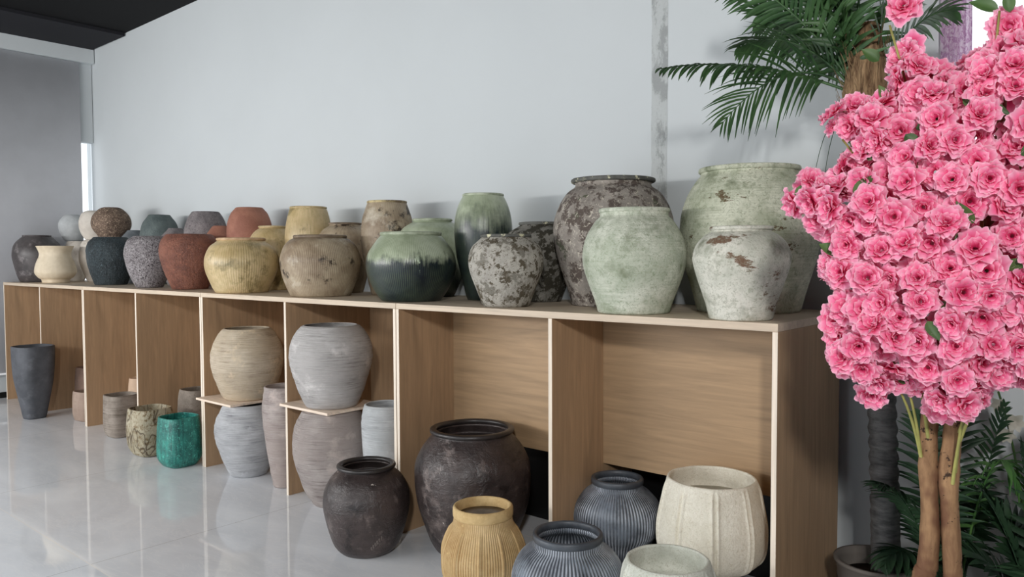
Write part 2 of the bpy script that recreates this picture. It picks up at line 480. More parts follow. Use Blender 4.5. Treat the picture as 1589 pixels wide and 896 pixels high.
# ------------------------------------------------------------------ pots
POTS = {
    'urn': ((-5.800, 0.255, 1.200), [(0.157,0.0),(0.183,0.067),(0.205,0.156),(0.224,0.274),(0.205,0.377),(0.157,0.436),(0.117,0.461),(0.13,0.476)]),
    'cream_neck': ((-5.325, 0.257, 1.200), [(0.12,0.0),(0.124,0.031),(0.151,0.052),(0.18,0.095),(0.178,0.144),(0.163,0.201),(0.141,0.257),(0.139,0.293),(0.154,0.335),(0.167,0.36)]),
    'white_low': ((-5.742, 0.604, 1.200), [(0.07,0.0),(0.1,0.091),(0.123,0.212),(0.116,0.303),(0.092,0.394),(0.077,0.421)]),
    'white_up': ((-5.828, 0.610, 1.622), [(0.081,0.0),(0.11,0.057),(0.133,0.118),(0.135,0.186),(0.106,0.244),(0.066,0.277)]),
    'beige_low': ((-5.345, 0.624, 1.200), [(0.065,0.0),(0.103,0.095),(0.132,0.198),(0.136,0.286),(0.114,0.388),(0.084,0.425)]),
    'beige_up': ((-5.342, 0.630, 1.626), [(0.078,0.0),(0.11,0.05),(0.132,0.109),(0.137,0.182),(0.11,0.263),(0.065,0.296)]),
    'brown_low': ((-4.668, 0.510, 1.200), [(0.076,0.0),(0.088,0.158),(0.098,0.268),(0.095,0.337),(0.08,0.405),(0.068,0.433)]),
    'brown_up': ((-4.662, 0.522, 1.635), [(0.107,0.0),(0.129,0.033),(0.162,0.081),(0.174,0.135),(0.158,0.204),(0.107,0.265),(0.068,0.286)]),
    'teal_front': ((-4.228, 0.330, 1.200), [(0.132,0.0),(0.155,0.072),(0.181,0.163),(0.194,0.241),(0.197,0.318),(0.176,0.383),(0.143,0.416),(0.138,0.427)]),
    'teal_mid': ((-4.445, 0.635, 1.200), [(0.082,0.0),(0.118,0.158),(0.133,0.267),(0.128,0.389),(0.106,0.437),(0.067,0.484),(0.055,0.502)]),
    'teal_tall': ((-3.988, 0.667, 1.200), [(0.102,0.0),(0.128,0.116),(0.156,0.241),(0.17,0.353),(0.168,0.44),(0.155,0.514),(0.136,0.564),(0.105,0.607),(0.091,0.63)]),
    'speck_mid': ((-3.563, 0.605, 1.200), [(0.076,0.0),(0.12,0.192),(0.14,0.323),(0.129,0.406),(0.104,0.442),(0.068,0.48),(0.06,0.496)]),
    'speck_tall': ((-3.118, 0.646, 1.200), [(0.107,0.0),(0.134,0.124),(0.161,0.239),(0.172,0.342),(0.174,0.421),(0.164,0.501),(0.139,0.57),(0.115,0.609),(0.105,0.623)]),
    'speck_front': ((-3.254, 0.229, 1.200), [(0.098,0.0),(0.135,0.075),(0.163,0.152),(0.178,0.219),(0.185,0.285),(0.16,0.373),(0.13,0.4),(0.113,0.415)]),
    'terra_front': ((-2.667, 0.269, 1.200), [(0.128,0.0),(0.157,0.072),(0.188,0.156),(0.205,0.218),(0.216,0.291),(0.202,0.364),(0.173,0.406),(0.159,0.419)]),
    'terra_mid': ((-2.806, 0.604, 1.200), [(0.067,0.0),(0.119,0.194),(0.137,0.304),(0.129,0.392),(0.105,0.431),(0.07,0.48),(0.059,0.495)]),
    'terra_tall': ((-2.378, 0.606, 1.200), [(0.11,0.0),(0.13,0.132),(0.153,0.237),(0.167,0.342),(0.169,0.427),(0.162,0.5),(0.137,0.574),(0.113,0.605),(0.098,0.623)]),
    'yellow_front': ((-1.804, 0.195, 1.200), [(0.168,0.0),(0.188,0.032),(0.212,0.088),(0.232,0.144),(0.24,0.2),(0.232,0.256),(0.205,0.312),(0.17,0.34),(0.152,0.355),(0.162,0.362),(0.158,0.373)]),
    'yellow_mid': ((-2.020, 0.583, 1.200), [(0.111,0.0),(0.135,0.075),(0.169,0.176),(0.181,0.267),(0.178,0.337),(0.156,0.398),(0.127,0.433),(0.1,0.453),(0.106,0.462),(0.102,0.471)]),
    'yellow_tall': ((-1.537, 0.554, 1.200), [(0.111,0.0),(0.133,0.123),(0.152,0.228),(0.16,0.312),(0.16,0.386),(0.153,0.459),(0.143,0.511),(0.131,0.558),(0.127,0.576),(0.119,0.589)]),
    'beige_front': ((-0.974, 0.243, 1.200), [(0.18,0.0),(0.199,0.041),(0.227,0.116),(0.239,0.173),(0.244,0.229),(0.219,0.304),(0.187,0.341),(0.154,0.356),(0.162,0.365),(0.16,0.375)]),
    'beige_mid': ((-1.205, 0.612, 1.200), [(0.117,0.0),(0.157,0.166),(0.171,0.258),(0.173,0.349),(0.169,0.39),(0.142,0.425),(0.105,0.45),(0.11,0.461),(0.107,0.47)]),
    'beige_tall': ((-0.740, 0.583, 1.200), [(0.104,0.0),(0.134,0.15),(0.157,0.265),(0.163,0.341),(0.162,0.417),(0.154,0.484),(0.139,0.532),(0.128,0.565),(0.126,0.581),(0.12,0.591)]),
    'green_front': ((-0.109, 0.209, 1.200), [(0.157,0.0),(0.192,0.047),(0.224,0.113),(0.239,0.162),(0.242,0.211),(0.23,0.261),(0.198,0.31),(0.173,0.342),(0.159,0.355),(0.166,0.365),(0.164,0.373)]),
    'green_mid': ((-0.350, 0.601, 1.200), [(0.131,0.0),(0.199,0.172),(0.217,0.263),(0.212,0.335),(0.188,0.394),(0.153,0.426),(0.116,0.447),(0.121,0.456),(0.117,0.466)]),
    'green_tall': ((0.150, 0.508, 1.200), [(0.09,0.0),(0.12,0.122),(0.147,0.235),(0.158,0.33),(0.158,0.405),(0.152,0.462),(0.137,0.518),(0.118,0.558),(0.115,0.57),(0.108,0.582)]),
    'lava_front': ((0.613, 0.161, 1.200), [(0.111,0.0),(0.144,0.087),(0.169,0.153),(0.179,0.202),(0.177,0.243),(0.161,0.285),(0.138,0.309),(0.112,0.326),(0.12,0.336),(0.121,0.344)]),
    'lava_mid': ((0.494, 0.580, 1.200), [(0.108,0.0),(0.149,0.116),(0.18,0.207),(0.185,0.271),(0.182,0.334),(0.171,0.362),(0.113,0.398),(0.116,0.407),(0.113,0.418)]),
    'lava_big': ((0.968, 0.545, 1.200), [(0.198,0.0),(0.213,0.059),(0.238,0.137),(0.268,0.231),(0.286,0.324),(0.289,0.401),(0.265,0.479),(0.225,0.541),(0.185,0.572),(0.203,0.593),(0.2,0.612)]),
    'pale_front': ((1.313, 0.172, 1.200), [(0.149,0.0),(0.16,0.041),(0.181,0.095),(0.205,0.163),(0.216,0.218),(0.213,0.272),(0.197,0.326),(0.165,0.38),(0.143,0.404),(0.148,0.421),(0.148,0.437)]),
    'pale_small': ((1.809, 0.119, 1.200), [(0.116,0.0),(0.126,0.049),(0.145,0.107),(0.165,0.166),(0.178,0.216),(0.177,0.246),(0.163,0.282),(0.137,0.311),(0.11,0.327),(0.116,0.338),(0.114,0.347)]),
    'pale_big': ((1.652, 0.549, 1.200), [(0.215,0.0),(0.237,0.088),(0.26,0.172),(0.276,0.238),(0.287,0.305),(0.287,0.371),(0.277,0.437),(0.254,0.503),(0.224,0.553),(0.202,0.582),(0.211,0.598),(0.208,0.612)]),
    'slate': ((-4.751, -0.148, 0.000), [(0.09,0.0),(0.112,0.119),(0.135,0.244),(0.156,0.369),(0.165,0.478),(0.169,0.587),(0.169,0.654)]),
    'taupe_front': ((-4.295, 0.149, 0.000), [(0.119,0.0),(0.135,0.067),(0.134,0.191),(0.127,0.26)]),
    'taupe_back': ((-4.734, 0.337, 0.000), [(0.122,0.0),(0.141,0.146),(0.138,0.294),(0.126,0.413)]),
    'beige_small': ((-3.694, 0.319, 0.000), [(0.071,0.0),(0.087,0.236),(0.084,0.34),(0.076,0.412)]),
    'stripe': ((-3.413, 0.049, 0.000), [(0.1,0.0),(0.125,0.054),(0.13,0.153),(0.127,0.265),(0.124,0.339)]),
    'olive': ((-2.630, -0.076, 0.000), [(0.089,0.0),(0.118,0.021),(0.146,0.085),(0.153,0.187),(0.148,0.289),(0.14,0.346)]),
    'turq': ((-2.180, -0.081, 0.000), [(0.1,0.0),(0.136,0.059),(0.14,0.155),(0.135,0.276),(0.127,0.344)]),
    'grey_back': ((-2.728, 0.342, 0.000), [(0.119,0.0),(0.141,0.209),(0.137,0.345),(0.125,0.419)]),
    'barrel_under': ((-1.615, 0.111, 0.000), [(0.119,0.0),(0.143,0.053),(0.178,0.146),(0.205,0.239),(0.213,0.309),(0.201,0.378),(0.176,0.424),(0.165,0.45),(0.145,0.474)]),
    'barrel_tan': ((-1.700, 0.165, 0.493), [(0.153,0.0),(0.174,0.036),(0.202,0.113),(0.229,0.205),(0.236,0.281),(0.227,0.343),(0.201,0.403),(0.173,0.449),(0.15,0.472)]),
    'mauve_tall': ((-1.189, 0.113, 0.000), [(0.075,0.0),(0.093,0.097),(0.113,0.244),(0.132,0.39),(0.136,0.506),(0.126,0.594),(0.121,0.634)]),
    'barrel_mauve': ((-0.672, 0.084, 0.000), [(0.102,0.0),(0.154,0.087),(0.193,0.196),(0.214,0.277),(0.222,0.345),(0.219,0.399),(0.206,0.466),(0.172,0.534),(0.16,0.55),(0.14,0.556)]),
    'barrel_grey': ((-0.685, 0.100, 0.573), [(0.146,0.0),(0.178,0.069),(0.211,0.164),(0.234,0.244),(0.24,0.311),(0.232,0.365),(0.208,0.418),(0.178,0.456),(0.156,0.473)]),
    'grey_cyl': ((-0.306, 0.193, 0.000), [(0.102,0.0),(0.126,0.263),(0.138,0.394),(0.141,0.498),(0.134,0.576),(0.121,0.615)]),
    'dark_jar': ((0.057, -0.249, 0.000), [(0.121,0.0),(0.157,0.039),(0.184,0.109),(0.202,0.178),(0.21,0.237),(0.204,0.296),(0.185,0.345),(0.16,0.379),(0.128,0.405),(0.144,0.421),(0.141,0.431)]),
    'dark_big': ((0.434, 0.110, 0.000), [(0.179,0.0),(0.208,0.047),(0.239,0.127),(0.27,0.217),(0.283,0.296),(0.285,0.365),(0.282,0.425),(0.259,0.483),(0.226,0.532),(0.192,0.571),(0.208,0.591),(0.205,0.601)]),
    'ochre': ((0.852, -0.272, 0.000), [(0.129,0.0),(0.151,0.063),(0.172,0.131),(0.176,0.2),(0.161,0.254),(0.137,0.303),(0.126,0.327),(0.127,0.376),(0.127,0.395)]),
    'blue_front': ((1.268, -0.238, 0.000), [(0.121,0.0),(0.173,0.062),(0.211,0.127),(0.22,0.192),(0.203,0.25),(0.173,0.29),(0.14,0.315),(0.138,0.348),(0.138,0.365)]),
    'blue_back': ((1.148, 0.305, 0.000), [(0.116,0.0),(0.154,0.145),(0.188,0.205),(0.2,0.265),(0.188,0.323),(0.15,0.37),(0.119,0.393),(0.118,0.426),(0.11,0.44)]),
    'cream_facet': ((1.675, 0.163, 0.000), [(0.094,0.0),(0.079,0.177),(0.084,0.202),(0.158,0.227),(0.202,0.274),(0.211,0.378),(0.192,0.485),(0.174,0.567)]),
    'pale_facet': ((1.742, -0.306, 0.000), [(0.072,0.0),(0.061,0.069),(0.111,0.091),(0.152,0.137),(0.169,0.239),(0.16,0.328),(0.143,0.4)]),
}


def smooth_profile(p, sub=5):
    """Catmull-Rom through the (r, z) points"""
    out = []
    n = len(p)
    for i in range(n - 1):
        p0, p1, p2, p3 = p[max(i - 1, 0)], p[i], p[i + 1], p[min(i + 2, n - 1)]
        for k in range(sub):
            t = k / sub
            q = []
            for a in (0, 1):
                m1, m2 = (p2[a] - p0[a]) / 2, (p3[a] - p1[a]) / 2
                q.append((2 * t**3 - 3 * t**2 + 1) * p1[a] + (t**3 - 2 * t**2 + t) * m1 + (-2 * t**3 + 3 * t**2) * p2[a] + (t**3 - t**2) * m2)
            out.append((max(q[0], .003), q[1]))
    out.append(p[-1])
    return out

def lathe(prof, seg=96, mod=None, wob=0.0, seed=0):
    """closed surface through (r, z, flag) points; mod(theta, z, r, flag) -> r"""
    V, F = [], []
    n = len(prof)
    for (r, z, fl) in prof:
        for k in range(seg):
            th = 2 * PI * k / seg
            rr = mod(th, z, r, fl) if mod else r
            dz = 0.0
            if wob and fl != 2:
                rr += wob * r * 8 * mnoise.noise(Vector((math.cos(th) * 1.3 + seed, math.sin(th) * 1.3, z * 5 + seed)))
                if fl in (1, 3):
                    dz = wob * .12 * mnoise.noise(Vector((math.cos(th) * 2 + seed, math.sin(th) * 2, seed)))
            V.append((rr * math.cos(th), rr * math.sin(th), z + dz))
    for i in range(n - 1):
        for k in range(seg):
            k2 = (k + 1) % seg
            F.append((i * seg + k, i * seg + k2, (i + 1) * seg + k2, (i + 1) * seg + k))
    cb = len(V); V.append((0, 0, prof[0][1]))
    ct = len(V); V.append((0, 0, prof[-1][1]))
    for k in range(seg):
        k2 = (k + 1) % seg
        F.append((cb, k2, k))
        F.append((ct, (n - 1) * seg + k, (n - 1) * seg + k2))
    return V, F

def body_profile(pts, th, rim_round, depth):
    out = smooth_profile(pts)
    pr = [(max(out[0][0] - .012, .004), out[0][1] + .0, 0), (out[0][0] - .003, out[0][1] + .001, 0)]
    pr += [(r, max(z, .004), 0) for r, z in out[1:]]
    rt, zt = pts[-1]
    H = zt
    if rim_round:
        pr = [q for q in pr if q[1] < zt - th * .35]
        for k in range(1, 6):
            a = PI * k / 6
            pr.append((rt - th / 2 + math.cos(a) * th / 2, zt - th * .35 + math.sin(a) * th * .35, 1))
    # inner wall
    zi = max(.02, H * (1 - depth))
    inner = [(r - th, z) for r, z in out if z > zi]
    inner.reverse()
    for r, z in inner:
        if z < zt - th * .35:
            pr.append((max(r, .01), z, 2))
    rb = max(.02, inner[-1][0] - .012) if inner else .05
    pr.append((rb, zi, 2))
    return pr

def rim_profile(ri, ro, z0, z1):
    """rounded ring cross-section, closed by repeating its first point"""
    c, hw, hh = (ri + ro) / 2, (ro - ri) / 2, (z1 - z0) / 2
    zc = (z0 + z1) / 2
    pts = []
    for k in range(13):
        a = -PI / 2 + 2 * PI * k / 12
        sx, sz = math.cos(a), math.sin(a)
        pts.append((c + hw * math.copysign(abs(sx) ** .7, sx), zc + hh * math.copysign(abs(sz) ** .7, sz)))
    return pts

def ring(ri, ro, z0, z1, seg=96, wob=0.0, seed=0, mod=None):
    pts = rim_profile(ri, ro, z0, z1)[:-1]
    n = len(pts)
    V, F = [], []
    for (r, z) in pts:
        for k in range(seg):
            th = 2 * PI * k / seg
            rr = r
            if mod:
                rr = mod(th, z, r, 3)
            dz = 0
            if wob:
                rr += wob * r * 8 * mnoise.noise(Vector((math.cos(th) * 1.3 + seed, math.sin(th) * 1.3, z0 * 5 + seed)))
                dz = wob * .12 * mnoise.noise(Vector((math.cos(th) * 2 + seed, math.sin(th) * 2, seed)))
            V.append((rr * math.cos(th), rr * math.sin(th), z + dz))
    for i in range(n):
        i2 = (i + 1) % n
        for k in range(seg):
            k2 = (k + 1) % seg
            F.append((i * seg + k, i * seg + k2, i2 * seg + k2, i2 * seg + k))
    return V, F

def squarish(n, rot):
    def f(th, z, r, fl):
        a = th - rot
        return r * (abs(math.cos(a)) ** n + abs(math.sin(a)) ** n) ** (-1.0 / n) * .93
    return f

def make_pot(key, kind, label, cat, group, mat, rim=None, th=.012, depth=.55, mod=None, wob=.0018, seg=96, rz=0.0, rim_label=None, lip_h=None, fill=None):
    """rim: None -> the wall's own rounded edge; else (material) -> a separate lip ring part"""
    loc, pts = POTS[key]
    t = thing(kind, label, cat, loc, group, rz)
    sd = len(key) + loc[0] * 3.1
    if rim:
        rt = max(pts[-1][0], pts[-2][0])
        zt = pts[-1][1]
        lip = max(.014, min(.024, rt * .13)) if not lip_h else lip_h
        zn = zt - lip * .8
        rn = min(pts[-3][0], rt - .004)
        body = [p for p in pts[:-2] if p[1] < zn - .006] + [(rn, zn)]
        zb = zn
        pr = body_profile(body, th, False, depth)
        V, F = lathe(pr, seg, mod, wob, sd)
        link_mesh('body', V, F, mat, t)
        V, F = ring(body[-1][0] - th * 1.1, max(rt, body[-1][0] + .003), zb - .003, zt, seg, wob, sd)
        o = link_mesh('rim', V, F, rim, t)
        if rim_label:
            o['label'] = rim_label
    else:
        pr = body_profile(pts, th, True, depth)
        V, F = lathe(pr, seg, mod, wob, sd)
        link_mesh('body', V, F, mat, t)
    if fill:
        zi = POTS[key][1][-1][1] * (1 - depth)
        rr_ = 0
        for (r0, z0), (r1, z1) in zip(pts, pts[1:]):
            if z0 <= zi <= z1:
                rr_ = r0 + (r1 - r0) * (zi - z0) / max(1e-6, z1 - z0)
        V, F = lathe([(rr_ - th - .004, zi + .0005, 0), (rr_ - th - .002, zi + .006, 0), (rr_ * .5, zi + .004, 0)], 64)
        o = link_mesh('fill', V, F, fill, t)
        o['label'] = 'flat grey fill inside the mouth'
    return t

SG = 'jars and pots standing on the display units'
FG = 'planters on the floor in the unit bays'
P = pot_mat
# --- far end of the shelf
m_urn = P('brown_black_glaze', (88, 80, 80), (62, 55, 55), 7, rough=.42, spec=.5, patch=((118, 112, 112), 11, .55, .66), fine=.15)
make_pot('urn', 'round_jar', 'dark brown-grey round jar at the far end of the shelf by the blind', 'jar', SG, m_urn, m_urn)
m_cream = P('cream_stoneware', (236, 216, 182), (218, 196, 160), 8, rough=.6, patch=((96, 80, 66), 9, .67, .71), fine=.2)
make_pot('cream_neck', 'flared_planter', 'cream pot with flared neck and low bulging belly near the shelf end', 'pot', SG, m_cream, None, th=.008)
m_wg = P('pale_grey_pitted_clay', (196, 200, 202), (174, 178, 180), 7, rough=.7, patch=((96, 98, 102), 10, .64, .67))
m_wb = P('off_white_clay', (226, 216, 202), (206, 194, 180), 7, rough=.7, patch=((160, 146, 130), 9, .6, .72))
m_br = P('brown_speckled_clay', (124, 98, 80), (92, 70, 56), 12, rough=.8, speck=((196, 172, 148), 75, .54, .62), grain=(60, .8, .012))
make_pot('white_low', 'round_pot', 'off-white round pot behind the cream flared pot, grey pot on top of it', 'pot', SG, m_wb, None)
make_pot('white_up', 'round_pot', 'pale grey pitted round pot set on top of the off-white pot', 'pot', SG, m_wg, None)
make_pot('beige_low', 'round_pot', 'beige round pot mostly hidden behind the dark teal jar, lower of its pair', 'pot', SG, m_wb, None)
make_pot('beige_up', 'round_pot', 'cream-beige round pot stacked beside the brown speckled one', 'pot', SG, m_wb, None)
make_pot('brown_low', 'round_pot', 'brown pot carrying the speckled brown pot, hidden behind the dark teal jar', 'pot', SG, m_br, None)
make_pot('brown_up', 'round_pot', 'brown speckled round pot raised above the dark teal jar', 'pot', SG, m_br, None)
def rough_mod(amp, sc, seed):
    """real relief for the bark-like jars"""
    def f(th, z, r, fl):
        if fl == 2:
            return r
        v = Vector((math.cos(th) * r * sc + seed, math.sin(th) * r * sc, z * sc))
        return r + amp * (mnoise.noise(v) + .6 * mnoise.noise(v * 2.1))
    return f
# --- teal set
m_teal = P('dark_teal_rough', (46, 62, 68), (30, 42, 47), 8, rough=.45, spec=.5, speck=((110, 128, 136), 80, .56, .7), grain=(55, 1.0, .016))
make_pot('teal_front', 'wide_jar', 'wide dark teal jar with coarse bark texture at the front of the shelf', 'jar', SG, m_teal, None, mod=rough_mod(.0022, 75, 1), seg=240)
m_tm = P('blue_grey_clay', (120, 126, 132), (96, 104, 110), 9, rough=.7, fine=.3)
make_pot('teal_mid', 'narrow_neck_jar', 'blue-grey narrow-necked jar showing only its neck behind the dark teal jar', 'jar', SG, m_tm, None)
m_tt = P('grey_green_rough', (100, 114, 112), (76, 90, 90), 8, rough=.65, spec=.35, grain=(60, .6, .012))
make_pot('teal_tall', 'tall_jar', 'tall grey-green jar at the back of the shelf above the speckled grey pot', 'jar', SG, m_tt, None)
# --- speckled grey set
m_sp = P('worm_speckled_grey', (186, 178, 180), (158, 150, 152), 9, rough=.75, speck=((70, 62, 66), 105, .49, .56), grain=(80, 1.0, .014))
m_sp2 = P('mauve_grey_rough', (142, 132, 132), (114, 106, 108), 10, rough=.75, speck=((92, 84, 86), 70, .54, .62), grain=(60, .6, .012))
make_pot('speck_front', 'wide_jar', 'grey jar covered in dark worm-like speckles at the front of the shelf', 'jar', SG, m_sp, None, mod=rough_mod(.0016, 90, 4), seg=240)
make_pot('speck_mid', 'narrow_neck_jar', 'grey narrow-necked jar showing only its neck behind the rough terracotta jar', 'jar', SG, m_sp2, None)
make_pot('speck_tall', 'tall_jar', 'tall mauve-grey jar at the back between the grey-green and terracotta ones', 'jar', SG, m_sp2, None)
# --- terracotta set
m_tc = P('rough_terracotta', (158, 87, 61), (120, 60, 42), 7, rough=.5, spec=.5, speck=((186, 118, 92), 80, .56, .68), grain=(60, 1.0, .016))
m_tc2 = P('terracotta', (182, 112, 86), (158, 92, 70), 7, rough=.7, grain=(50, .4, .01))
make_pot('terra_front', 'wide_jar', 'wide rough terracotta jar at the front of the shelf', 'jar', SG, m_tc, None, mod=rough_mod(.0022, 75, 7), seg=240)
make_pot('terra_mid', 'narrow_neck_jar', 'terracotta narrow-necked jar peeping out left of the tall terracotta jar', 'jar', SG, m_tc2, None)
make_pot('terra_tall', 'tall_jar', 'tall smooth terracotta jar at the back of the shelf', 'jar', SG, m_tc2, None)
# --- yellow set
def m_yel(n): return P('mustard_glaze_' + n, (224, 194, 138), (190, 158, 100), 5, (.36, .64), rough=.38, spec=.5, streak=((150, 136, 84), .45), patch=((112, 100, 58), 5.5, .555, .68), fine=.12, comb=(90, (176, 148, 88), .35, .2))
make_pot('yellow_front', 'squat_jar', 'squat mustard-yellow glazed jar with a thin rim at the shelf front', 'jar', SG, m_yel('a'), pot_mat('tan_rim', (216, 174, 126), (178, 136, 88), 12, rough=.4))
make_pot('yellow_mid', 'round_jar', 'mustard-yellow jar half hidden behind the squat yellow one', 'jar', SG, m_yel('b'), m_yel('b2'))
make_pot('yellow_tall', 'tall_jar', 'tall mustard-yellow jar at the back with green drips', 'jar', SG, m_yel('c'), m_yel('c2'))
# --- beige combed set
def m_bei(n, w=16.0): return P('combed_beige_' + n, (190, 168, 134), (148, 122, 92), 5, (.38, .62), rough=.45, spec=.4, comb=(130, (96, 76, 56), .7, .2, w), patch=((58, 46, 36), 6, .575, .64), patch2=((214, 206, 188), 4, .54, .72), fine=.15)
m_brim = pot_mat('dark_brown_rim', (104, 84, 64), (140, 118, 92), 14, rough=.45)
make_pot('beige_front', 'squat_jar', 'squat beige-brown combed jar with dark blotches at the shelf front', 'jar', SG, m_bei('a'), m_brim, rim_label='thin dark brown rim')
make_pot('beige_mid', 'round_jar', 'beige-brown combed jar half hidden behind the squat combed one', 'jar', SG, m_bei('b'), m_brim)
make_pot('beige_tall', 'tall_jar', 'tall beige combed jar with a yellowish rim at the back', 'jar', SG, m_bei('c', 3.0), pot_mat('ochre_rim', (206, 182, 120), (120, 96, 66), 14, (.45, .6), rough=.45))
# --- green dip glaze set
def m_grn(n, z0, z1, wob): return P('green_dip_glaze_' + n, (184, 196, 162), (146, 160, 124), 6, rough=.3, spec=.5, zg=((16, 25, 32), z0, z1, wob), comb=(130, (104, 118, 90), .5, .12, 4.0), patch=((176, 190, 166), 6, .665, .685, (1, 1, .5)), fine=.1)
m_grim = pot_mat('pale_green_rim', (184, 194, 164), (140, 152, 120), 14, rough=.4)
make_pot('green_front', 'squat_jar', 'squat jar glazed pale green above and blue-black below, at the shelf front', 'jar', SG, m_grn('a', .20, .26, .22), m_grim)
make_pot('green_mid', 'round_jar', 'pale green jar half hidden behind the squat two-tone one', 'jar', SG, m_grn('b', .1, .25, .1), m_grim)
make_pot('green_tall', 'tall_jar', 'tall jar at the back fading from pale green to blue-black', 'jar', SG, m_grn('c', .36, .52, .26), m_grim)
# --- lava set
m_lv = P('grey_crackled_crust', (190, 184, 170), (164, 158, 147), 9, rough=.9, patch=((90, 82, 68), 22, .535, .56), patch2=((128, 124, 114), 14, .54, .6), speck=((112, 104, 92), 60, .56, .62), grain=(40, .7, .014))
m_lv2 = P('dark_grey_crust', (136, 132, 122), (100, 98, 90), 9, rough=.9, patch=((58, 55, 46), 20, .48, .52), grain=(40, .7, .014))
m_lvb = P('grey_brown_crust', (168, 158, 146), (136, 126, 116), 7, rough=.9, patch=((92, 82, 76), 15, .50, .545), patch2=((86, 88, 72), 9, .60, .62), speck=((196, 188, 174), 38, .57, .64), grain=(32, .7, .014))
m_lvr = pot_mat('flaking_dark_rim', (104, 104, 98), (84, 84, 78), 18, rough=.85, patch=((206, 202, 172), 20, .56, .6))
make_pot('lava_front', 'round_jar', 'grey jar with flaking dark crust patches at the shelf front', 'jar', SG, m_lv, m_lvr, wob=.0025)
make_pot('lava_mid', 'round_jar', 'dark grey crusted jar in shade between the tall green jar and the big crusted jar', 'jar', SG, m_lv2, m_lvr, wob=.0025)
make_pot('lava_big', 'large_jar', 'large grey-brown crusted jar standing behind the pale green one', 'jar', SG, m_lvb, m_lvr, th=.016, wob=.0025)
# --- pale green set
m_pg = P('pale_green_weathered', (214, 217, 198), (182, 190, 166), 6, (.4, .6), rough=.9, patch=((122, 130, 106), 8, .52, .72), speck=((140, 150, 126), 70, .5, .7), patch2=((84, 80, 62), 9, .655, .67), grain=(30, .5, .012), rings=(150, (146, 158, 132), .6, .2))
m_pgs = P('pale_weathered_brown_patch', (216, 214, 198), (190, 192, 174), 6, (.42, .58), rough=.9, patch=((122, 126, 106), 7, .54, .72), patch2=((114, 90, 72), 6, .60, .63, (1, 1, 2.4)), speck=((146, 148, 130), 75, .5, .7), grain=(34, .5, .012))
m_pgb = P('moss_green_weathered', (214, 216, 190), (178, 184, 154), 5, (.42, .58), rough=.9, patch=((112, 120, 94), 7, .55, .70), patch2=((100, 84, 62), 7, .625, .64, (1, 1, 2.6)), speck=((136, 142, 118), 60, .5, .7), grain=(28, .5, .014), rings=(140, (140, 148, 120), .6, .2))
make_pot('pale_front', 'round_jar', 'tall pale green weathered jar in front of the large crusted one', 'jar', SG, m_pg, m_pg, wob=.0022)
make_pot('pale_small', 'round_jar', 'small pale weathered jar with brown flaking patches near the shelf corner', 'jar', SG, m_pgs, m_pgs, wob=.0022)
make_pot('pale_big', 'large_jar', 'large moss-green weathered jar at the back beside the pink blossom', 'jar', SG, m_pgb, m_pgb, th=.016, wob=.0022)
# --- floor planters
m = P('slate_grey_clay', (90, 93, 101), (72, 75, 82), 6, rough=.6, patch=((104, 106, 112), 8, .55, .7))
make_pot('slate', 'tall_planter', 'tall tapered slate-grey planter standing before the far bays', 'planter', FG, m, None, mod=squarish(3.0, .1), th=.014)
m = P('taupe_clay', (176, 148, 128), (156, 128, 110), 7, rough=.7)
make_pot('taupe_front', 'planter', 'short taupe planter half hidden by a side panel in the far unit', 'planter', FG, m, None, mod=squarish(3.2, .1))
m = P('rust_taupe_clay', (150, 116, 98), (130, 98, 82), 7, rough=.7)
make_pot('taupe_back', 'planter', 'brown-taupe planter deeper in the far bay, behind the short taupe one', 'planter', FG, m, None, mod=squarish(3.2, .1))
m = P('sand_clay', (224, 186, 152), (206, 168, 134), 7, rough=.7)
make_pot('beige_small', 'planter', 'sand-coloured planter at the back behind the striped planter', 'planter', FG, m, None)
m = P('striped_taupe', (166, 152, 138), (140, 126, 112), 7, rough=.75, rings=(70, (84, 72, 62), .95, .8), grain=(50, .3, .01))
make_pot('stripe', 'planter', 'grey-taupe planter with rough horizontal stripes', 'planter', FG, m, None, mod=squarish(3.4, .05))
m = P('cracked_olive', (190, 178, 148), (160, 148, 116), 9, rough=.7, vor=((66, 50, 34), 7, .05, (1, 1, .4)), patch=((124, 106, 78), 40, .5, .62), grain=(45, .6, .012))
make_pot('olive', 'planter', 'olive-beige planter with dark branching cracks', 'planter', FG, m, None, mod=squarish(3.4, .05))
m = P('turquoise_glaze', (30, 158, 140), (14, 116, 106), 12, rough=.3, spec=.5, speck=((96, 200, 182), 50, .56, .68), streak=((8, 58, 58), .8), grain=(60, .5, .01))
make_pot('turq', 'planter', 'turquoise glazed planter, the only bright green one', 'planter', FG, m, None, mod=squarish(3.4, .05))
m = P('grey_brown_clay', (144, 130, 116), (118, 106, 94), 9, rough=.8, speck=((104, 92, 80), 60, .55, .65), grain=(50, .5, .01))
make_pot('grey_back', 'planter', 'grey-brown planter in the bay behind the turquoise one', 'planter', FG, m, None, mod=squarish(3.2, .05))
def m_bar(n, a, b, d): return P('ribbed_barrel_' + n, a, b, 5, rough=.8, rings=(190, d, 1.0, 1.0), patch=([v * .88 for v in a], 3.5, .45, .65), patch2=([min(255, v * 1.08) for v in a], 5, .56, .7), fine=.15)
RNG = lambda th, z, r, fl: r + (.0013 * math.sin(z * 2 * PI / .0105 + .3 * math.sin(th * 2)) if fl == 0 else 0)
make_pot('barrel_under', 'barrel_planter', 'blue-grey finely ringed barrel planter on the floor beneath the tan one', 'planter', FG, m_bar('a', (196, 198, 202), (178, 180, 184), (110, 110, 114)), None, mod=RNG)
make_pot('barrel_tan', 'barrel_planter', 'tan finely ringed barrel planter raised on a board', 'planter', FG, m_bar('b', (218, 200, 172), (196, 176, 148), (130, 110, 88)), None, mod=RNG)
